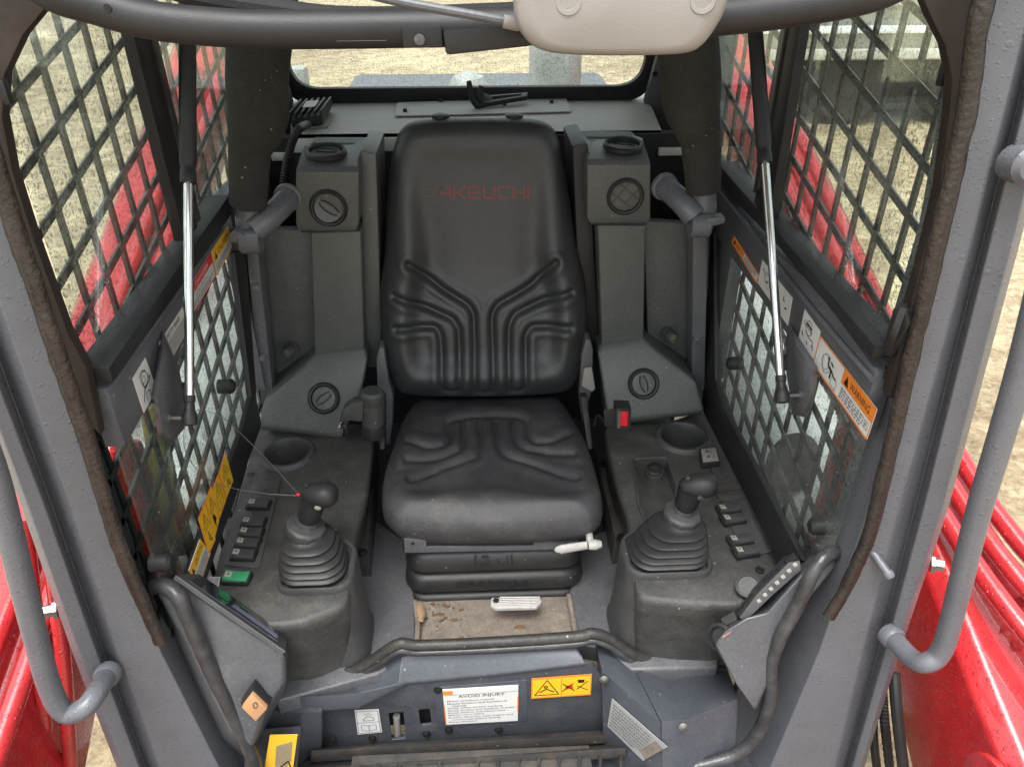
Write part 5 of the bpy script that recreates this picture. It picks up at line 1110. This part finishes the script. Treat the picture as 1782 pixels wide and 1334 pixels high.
ol = cpx([(893, -30), (896, 30), (910, 62), (935, 84), (980, 94), (1060, 97), (1140, 96), (1195, 92), (1222, 78), (1245, 48), (1262, 15), (1272, -30), (1262, -80), (905, -80)], 4)
c = np.mean(ol, 0)
rings = [[PY(c[0]+(x-c[0])*k, c[1]+(y-c[1])*k, Y) for x, y in ol] for k, Y in ((.99, .76), (1.0, .72), (1.0, .705), (.985, .697), (.95, .691), (.8, .688))]
cover = MB().loft(rings).build('wiper_motor_cover', m_beige, t, ang=60)
for x, y in ((989, 2), (1222, 0)):
    MB().lathe(PY(x, y, .6905), (0, -1, .05), [(.0115, 0), (.0115, .001), (.0105, .003), (.007, .003), (.006, .0005), (.001, .0005)], 22).build('screw', m_beige, cover)
MB().lathe(PY(187, 14, .783), (0, -1, 0), [(.0035, 0), (.0035, .001)], 12).build('drain_hole', m_foamdark, t)
# ------------------------------------------------------------------ stickers
def sticker(label, corners, elems, back=m_white, lift=.0016, cat='sticker', group=None, name='sticker'):
    """corners: 3D points for (s,t) = (0,0) (1,0) (1,1) (0,1); t runs down the sheet"""
    A, B, C_, D = corners; n = (B-A).cross(D-A).normalized()
    if n.dot(CAM-A) < 0: n = -n
    def at(s, t, h=0): return (A*(1-s)+B*s)*(1-t)+(D*(1-s)+C_*s)*t+n*(lift+h)
    t_ = T(name, label, cat, A, group)
    MB().prism([at(0, 0, -.001), at(1, 0, -.001), at(1, 1, -.001), at(0, 1, -.001)], n*.0012).build('backing', back, t_, smooth=False)
    w = (B-A).length; h = (D-A).length; groups = {}; lv_ = 0
    for e in elems:
        k, m = e[0], e[1]; nm = {'r': 'colour_band', 't': 'lettering', 'p': 'pictogram', 'l': 'pictogram', 'c': 'pictogram', 'x': 'fine_print'}[k]
        lvl = .0005 if k == 'r' else .0009
        mb = groups.setdefault((nm, m, lvl), MB())
        if k == 'r': s0, t0, s1, t1 = e[2]; mb.add([at(s0, t0, lvl), at(s1, t0, lvl), at(s1, t1, lvl), at(s0, t1, lvl)], [(0, 1, 2, 3)])
        elif k == 't':
            s0, t0, s1, t1 = e[2]; V, Fc, a, b_ = text_mesh(e[3]); mb.add([at(s0+(s1-s0)*v[0], t1+(t0-t1)*v[1], lvl) for v in V], Fc)
        elif k == 'p': mb.add([at(s, q, lvl) for s, q in e[2]], [tuple(range(len(e[2])))])
        elif k in 'lc':
            pts = e[2]
            if k == 'c': cx, cy, r = pts; pts = [(cx+r/w*math.cos(2*math.pi*i/16), cy+r/h*math.sin(2*math.pi*i/16)) for i in range(17)]
            wd = e[3]
            for p, q in zip(pts[:-1], pts[1:]):
                P_, Q = at(*p, lvl), at(*q, lvl); d = (Q-P_)
                if d.length < 1e-6: continue
                d.normalize(); nn = n.cross(d)*wd/2; mb.add([P_+nn, Q+nn, Q-nn, P_-nn], [(0, 1, 2, 3)])
        elif k == 'x':      # unreadable fine print lines
            s0, t0, s1, t1, rows = e[2]; rnd = random.Random(len(label)+rows)
            for i in range(rows):
                tt = t0+(t1-t0)*(i+.5)/rows; hh = (t1-t0)/rows*.26; s = s0
                while s < s1-(.12 if i == rows-1 else 0):
                    ww = rnd.uniform(.012, .045); e_ = min(s+ww, s1); mb.add([at(s, tt-hh, lvl), at(e_, tt-hh, lvl), at(e_, tt+hh, lvl), at(s, tt+hh, lvl)], [(0, 1, 2, 3)]); s = e_+rnd.uniform(.008, .02)
    for (nm, m, lvl), mb in groups.items(): mb.build(nm, m, t_, smooth=False)
    return t_
def tri(m, cx, cy, w, h): return ('p', m, [(cx, cy-h/2), (cx+w/2, cy+h/2), (cx-w/2, cy+h/2)])
def trio(cx, cy, w, h, lw): return ('l', m_ink, [(cx, cy-h/2), (cx+w/2, cy+h/2), (cx-w/2, cy+h/2), (cx, cy-h/2)], lw)
def person(cx, cy, w, h, lw=.0018): return [('c', m_ink, (cx, cy-h*.38, .0022), lw), ('l', m_ink, [(cx, cy-h*.25), (cx-w*.1, cy+h*.1), (cx+w*.3, cy+h*.15), (cx+w*.3, cy+h*.45)], lw*1.6), ('l', m_ink, [(cx-w*.03, cy-h*.15), (cx+w*.35, cy-h*.05)], lw*1.2)]
def LW(pts): return [PX(x, y, -XW) for x, y in pts]
def RW(pts): return [PX(x, y, XW) for x, y in pts]
# left wall: text runs from front (lower left) to rear (upper right)
sticker('yellow and white caution sticker at the rear end of the left belt panel', LW([(366, 437), (395, 393), (401, 430), (376, 480)]),
  [('r', m_yellow, (0, 0, 1, .55)), tri(m_ink, .15, .32, .14, .28), ('t', m_ink, (.27, .18, .92, .42), 'CAUTION'), ('x', m_greyink, (.08, .62, .92, .92, 4)), ('l', m_yellow, [(0, 0), (0, 1), (1, 1), (1, 0)], .003)])
sticker('red and white danger sticker on the left belt panel below the caution sticker', LW([(317, 518), (364, 440), (374, 480), (328, 556)]),
  [('r', m_redst, (0, 0, 1, .40)), tri(m_white, .27, .21, .09, .22), ('t', m_white, (.38, .1, .85, .30), 'DANGER'), ('t', m_greyink, (.30, .48, .72, .60), 'AVOID DEATH'), ('x', m_greyink, (.08, .68, .92, .92, 2)), ('l', m_redst, [(0, 0), (0, 1), (1, 1), (1, 0)], .003)])
sticker('white safety bar instruction sticker on the left belt panel', LW([(276, 596), (316, 534), (326, 572), (289, 639)]),
  [('t', m_ink, (.08, .08, .80, .26), 'SAFETY BAR'), ('x', m_greyink, (.06, .34, .95, .94, 6))])
sticker('white pictogram sticker of a head guard, foremost on the left belt panel', LW([(229, 658), (251, 622), (271, 676), (249, 718)]),
  [('c', m_ink, (.55, .36, .012), .0012), ('c', m_ink, (.5, .36, .006), .001), ('l', m_ink, [(.3, .2), (.5, .12), (.72, .2), (.8, .5)], .0012), ('l', m_ink, [(.15, .8), (.4, .58), (.75, .55), (.9, .45)], .002), ('l', m_ink, [(.35, .9), (.38, .7), (.6, .72), (.62, .9)], .0012), ('l', m_ink, [(.4, .36), (.4, .56), (.6, .56)], .0015)])
# yellow pictogram column on the lower glass
XG = XW-.004
def LG(pts): return [PX(x, y, -XG) for x, y in pts]
cells = [[(380, 822), (391, 787), (405, 836), (392, 868)], [(367, 853), (379, 824), (392, 870), (380, 904)], [(356, 872), (366, 845), (380, 905), (372, 938)], [(344, 902), (355, 874), (374, 938), (362, 964)]]
labs = ['yellow warning pictogram sticker, rearmost of the column on the left lower glass', 'yellow warning pictogram sticker with open book, second from the rear on the left lower glass', 'yellow warning pictogram sticker with falling figure, third from the rear on the left lower glass', 'yellow warning pictogram sticker nearest the front on the left lower glass']
for k, (cl, lb) in enumerate(zip(cells, labs)):
    el = [('r', m_yellow, (.04, .03, .96, .97)), trio(.5, .25, .6, .32, .0014), ('l', m_ink, [(.5, .18), (.42, .32), (.6, .3)], .0016), ('l', m_ink, [(.06, .48), (.94, .48)], .001)]
    if k == 1: el += [('l', m_ink, [(.2, .6), (.5, .66), (.8, .6), (.8, .85), (.5, .9), (.2, .85), (.2, .6)], .0014), ('l', m_ink, [(.5, .66), (.5, .9)], .0012)]
    elif k == 2: el += [('p', m_ink, [(.3, .6), (.6, .62), (.75, .8), (.6, .78), (.5, .95), (.4, .75)]), ('c', m_ink, (.42, .57, .003), .003)]
    else: el += person(.5, .75, .6, .36)
    sticker(lb, LG(cl), el, back=m_orange)
sticker('yellow and white caution strip at the bottom corner of the left lower glass', LG([(327, 992), (346, 938), (364, 962), (344, 1022)]),
  [('r', m_yellow, (0, 0, 1, .45)), tri(m_ink, .12, .26, .16, .26), ('t', m_ink, (.32, .12, .92, .34), 'CAUTION'), ('x', m_greyink, (.05, .52, .95, .95, 5)), ('l', m_yellow, [(0, 0), (0, 1), (1, 1), (1, 0)], .002)])
sticker('small white HYD LOCK sticker at the front of the left console', [PZ(x, y, ZC+.001) for x, y in [(360, 1024), (365, 1004), (384, 1004), (379, 1026)]],
  [('t', m_ink, (.12, .1, .9, .42), 'HYD'), ('t', m_ink, (.12, .55, .9, .88), 'LOCK')])
# right wall
sticker('orange and white warning sticker at the rear end of the right belt panel', RW([(1279, 410), (1322, 478), (1318, 492), (1275, 420)]),
  [('r', m_orange, (0, 0, .45, 1)), tri(m_ink, .1, .5, .12, .6), ('x', m_greyink, (.5, .12, .94, .88, 3)), ('l', m_orange, [(0, 0), (1, 0), (1, 1), (0, 1)], .004), ('x', m_ink, (.18, .3, .4, .7, 1))], back=m_white)
sticker('white instruction sticker with scattered symbols behind the right gas strut', RW([(1328, 452), (1380, 518), (1372, 566), (1320, 492)]),
  [('l', m_ink, [(.15, .35), (.22, .6), (.3, .5)], .002), ('l', m_ink, [(.6, .3), (.66, .38)], .003), ('l', m_ink, [(.62, .62), (.72, .85)], .003), ('l', m_ink, [(.8, .25), (.78, .4), (.84, .38)], .0025), ('l', m_ink, [(.85, .6), (.92, .55)], .003), ('c', m_greyink, (.3, .6, .008), .001), ('x', m_greyink, (.08, .2, .35, .35, 2))])
sticker('white safety pictogram of a helmeted head beside the orange warning sticker', RW([(1402, 538), (1429, 576), (1419, 628), (1391, 588)]),
  [('c', m_ink, (.45, .33, .013), .0012), ('l', m_ink, [(.3, .25), (.6, .28)], .004), ('l', m_ink, [(.25, .33), (.65, .38)], .0015), ('l', m_ink, [(.3, .5), (.5, .6), (.75, .55), (.8, .75)], .0015), ('l', m_ink, [(.12, .62), (.2, .75)], .003), ('l', m_ink, [(.45, .75), (.5, .85)], .003), ('l', m_ink, [(.7, .68), (.85, .78)], .002), ('c', m_ink, (.2, .3, .004), .001)])
sticker('large orange bordered warning sticker on the right belt panel with torn front edge', RW([(1430, 585), (1528, 712), (1510, 764), (1417, 632)]),
  [('r', m_orange, (.47, 0, 1, .48)), ('l', m_orange, [(0, 0), (1, 0)], .003), ('l', m_orange, [(.0, 0), (0, 1), (1, 1), (1, 0)], .003), tri(m_ink, .55, .25, .075, .32), ('p', m_white, [(.55, .17), (.558, .3), (.542, .3)]), ('t', m_ink, (.61, .13, .93, .36), 'WARNING'),
   ('x', m_greyink, (.5, .55, .97, .92, 4)), ('c', m_greyink, (.20, .5, .017), .001), ('c', m_greyink, (.18, .5, .013), .001), ('l', m_ink, [(.22, .22), (.24, .5), (.3, .52), (.3, .8)], .005), ('l', m_ink, [(.27, .3), (.32, .36)], .004), ('l', m_ink, [(.3, .5), (.36, .62), (.40, .62)], .003), ('l', m_greyink, [(.33, .62), (.42, .66), (.42, .94), (.33, .9), (.33, .62)], .0012), ('l', m_greyink, [(.12, .35), (.16, .75), (.2, .85)], .0012)])
# kick panel
def KP(pts, Y=1.0475): return [PY(x, y, Y) for x, y in pts]
lines = ['Read operators manual', 'Know location and function of', 'controls', 'Keep safety devices working', 'Keep screens and windows in place', 'Keep children and others away', 'Never carry riders', 'Lower lift arms, stop engine and', 'remove key before leaving', 'Keep ventilated']
wd = [.60, .78, .20, .72, .88, .76, .46, .86, .66, .36]
el = [('r', m_orange, (0, .05, .13, .15)), ('t', m_ink, (.20, .17, .82, .27), 'AVOID INJURY'), ('l', m_greyink, [(.0, .16), (1, .155)], .0008), ('l', m_orange, [(.003, .45), (.003, .97)], .0022), ('l', m_orange, [(.997, .3), (.997, .72)], .0022)]
for k, (s_, w0) in enumerate(zip(lines, wd)):
    y = .31+k*.066; ind = .03 if k in (2, 8) else 0
    el.append(('t', m_ink, (.07+ind, y, .07+ind+w0, y+.046), s_))
    if not ind: el.append(('r', m_ink, (.045, y+.012, .062, y+.036)))
sticker('white AVOID INJURY instruction sticker with orange corners on the kick panel', KP([(770, 1198), (902, 1190), (901, 1252), (776, 1259)]), el)
sticker('yellow orange bordered triple pictogram sticker on the kick panel', KP([(925, 1179), (1030, 1171), (1028, 1207), (924, 1214)], 1.0485),
  [('r', m_yellow, (.02, .06, .98, .94)), trio(.26, .48, .40, .72, .0022), ('l', m_ink, [(.14, .7), (.25, .55), (.38, .72)], .003), ('c', m_ink, (.24, .45, .0035), .003), ('l', m_ink, [(.5, .06), (.5, .94)], .0008),
   ('l', m_ink, [(.52, .35), (.72, .72)], .0025), ('l', m_ink, [(.52, .72), (.70, .35)], .0025), ('p', m_redst, [(.56, .45), (.68, .42), (.70, .6), (.57, .64)]), ('l', m_ink, [(.76, .5), (.94, .72)], .0022), ('l', m_ink, [(.76, .66), (.94, .3)], .0022), ('p', m_ink, [(.76, .2), (.88, .22), (.88, .36), (.78, .36)])], back=m_orange)
sticker('small white book pictogram sticker at the left end of the kick panel', KP([(617, 1234), (659, 1232), (665, 1272), (623, 1276)], 1.0485),
  [('l', m_ink, [(.05, .05), (.95, .05), (.95, .95), (.05, .95), (.05, .05)], .001), ('l', m_ink, [(.05, .52), (.95, .52)], .001), ('l', m_ink, [(.2, .62), (.5, .66), (.8, .62), (.8, .84), (.5, .88), (.2, .84), (.2, .62)], .001), ('l', m_ink, [(.5, .66), (.5, .88)], .001), ('l', m_ink, [(.3, .4), (.5, .25), (.75, .35), (.75, .44), (.3, .44), (.3, .4)], .0012), ('l', m_ink, [(.35, .2), (.55, .15), (.7, .22)], .0012)])
sticker('worn yellow warning sticker with torn grey patch at the bottom left corner', KP([(470, 1277), (518, 1276), (508, 1350), (458, 1350)], .93),
  [('p', M('torn_glue', (.25, .20, .12), .6, dust=.5), [(.3, .25), (.85, .15), (.9, .6), (.6, .9), (.35, .7)]), ('l', m_ink, [(.55, .75), (.8, .6), (.95, .8)], .003)], back=m_yellow)
pc = [Vector(p) for p in (PY(1064, 1214, 1.025-.0), PY(1170, 1300, .895), PY(1140, 1340, .90), PY(1058, 1262, 1.02))]
def cs(x, y):      # point on the corner_side plane
    a, b_, c_ = PY(1048, 1168, 1.03), PY(1150, 1256, .90), PY(1050, 1330, 1.0); n = (b_-a).cross(c_-a).normalized(); n = n if n.y < 0 else -n
    return PP(x, y, a+n*.002, n)
el = [('r', m_plate, (.0, .0, 1, 1)), ('x', m_greyink, (.05, .08, .9, .9, 8))]
sticker('silver data plate with fine print on the right corner box of the sill', [cs(1066, 1214), (cs(1162, 1298)), cs(1120, 1322), cs(1058, 1262)], [('x', m_greyink, (.05, .08, .8, .92, 8)), ('p', m_tan, [(.84, .1), (1.0, .15), (1, .9), (.8, .8)])], back=m_plate, name='data_plate', cat='data plate')
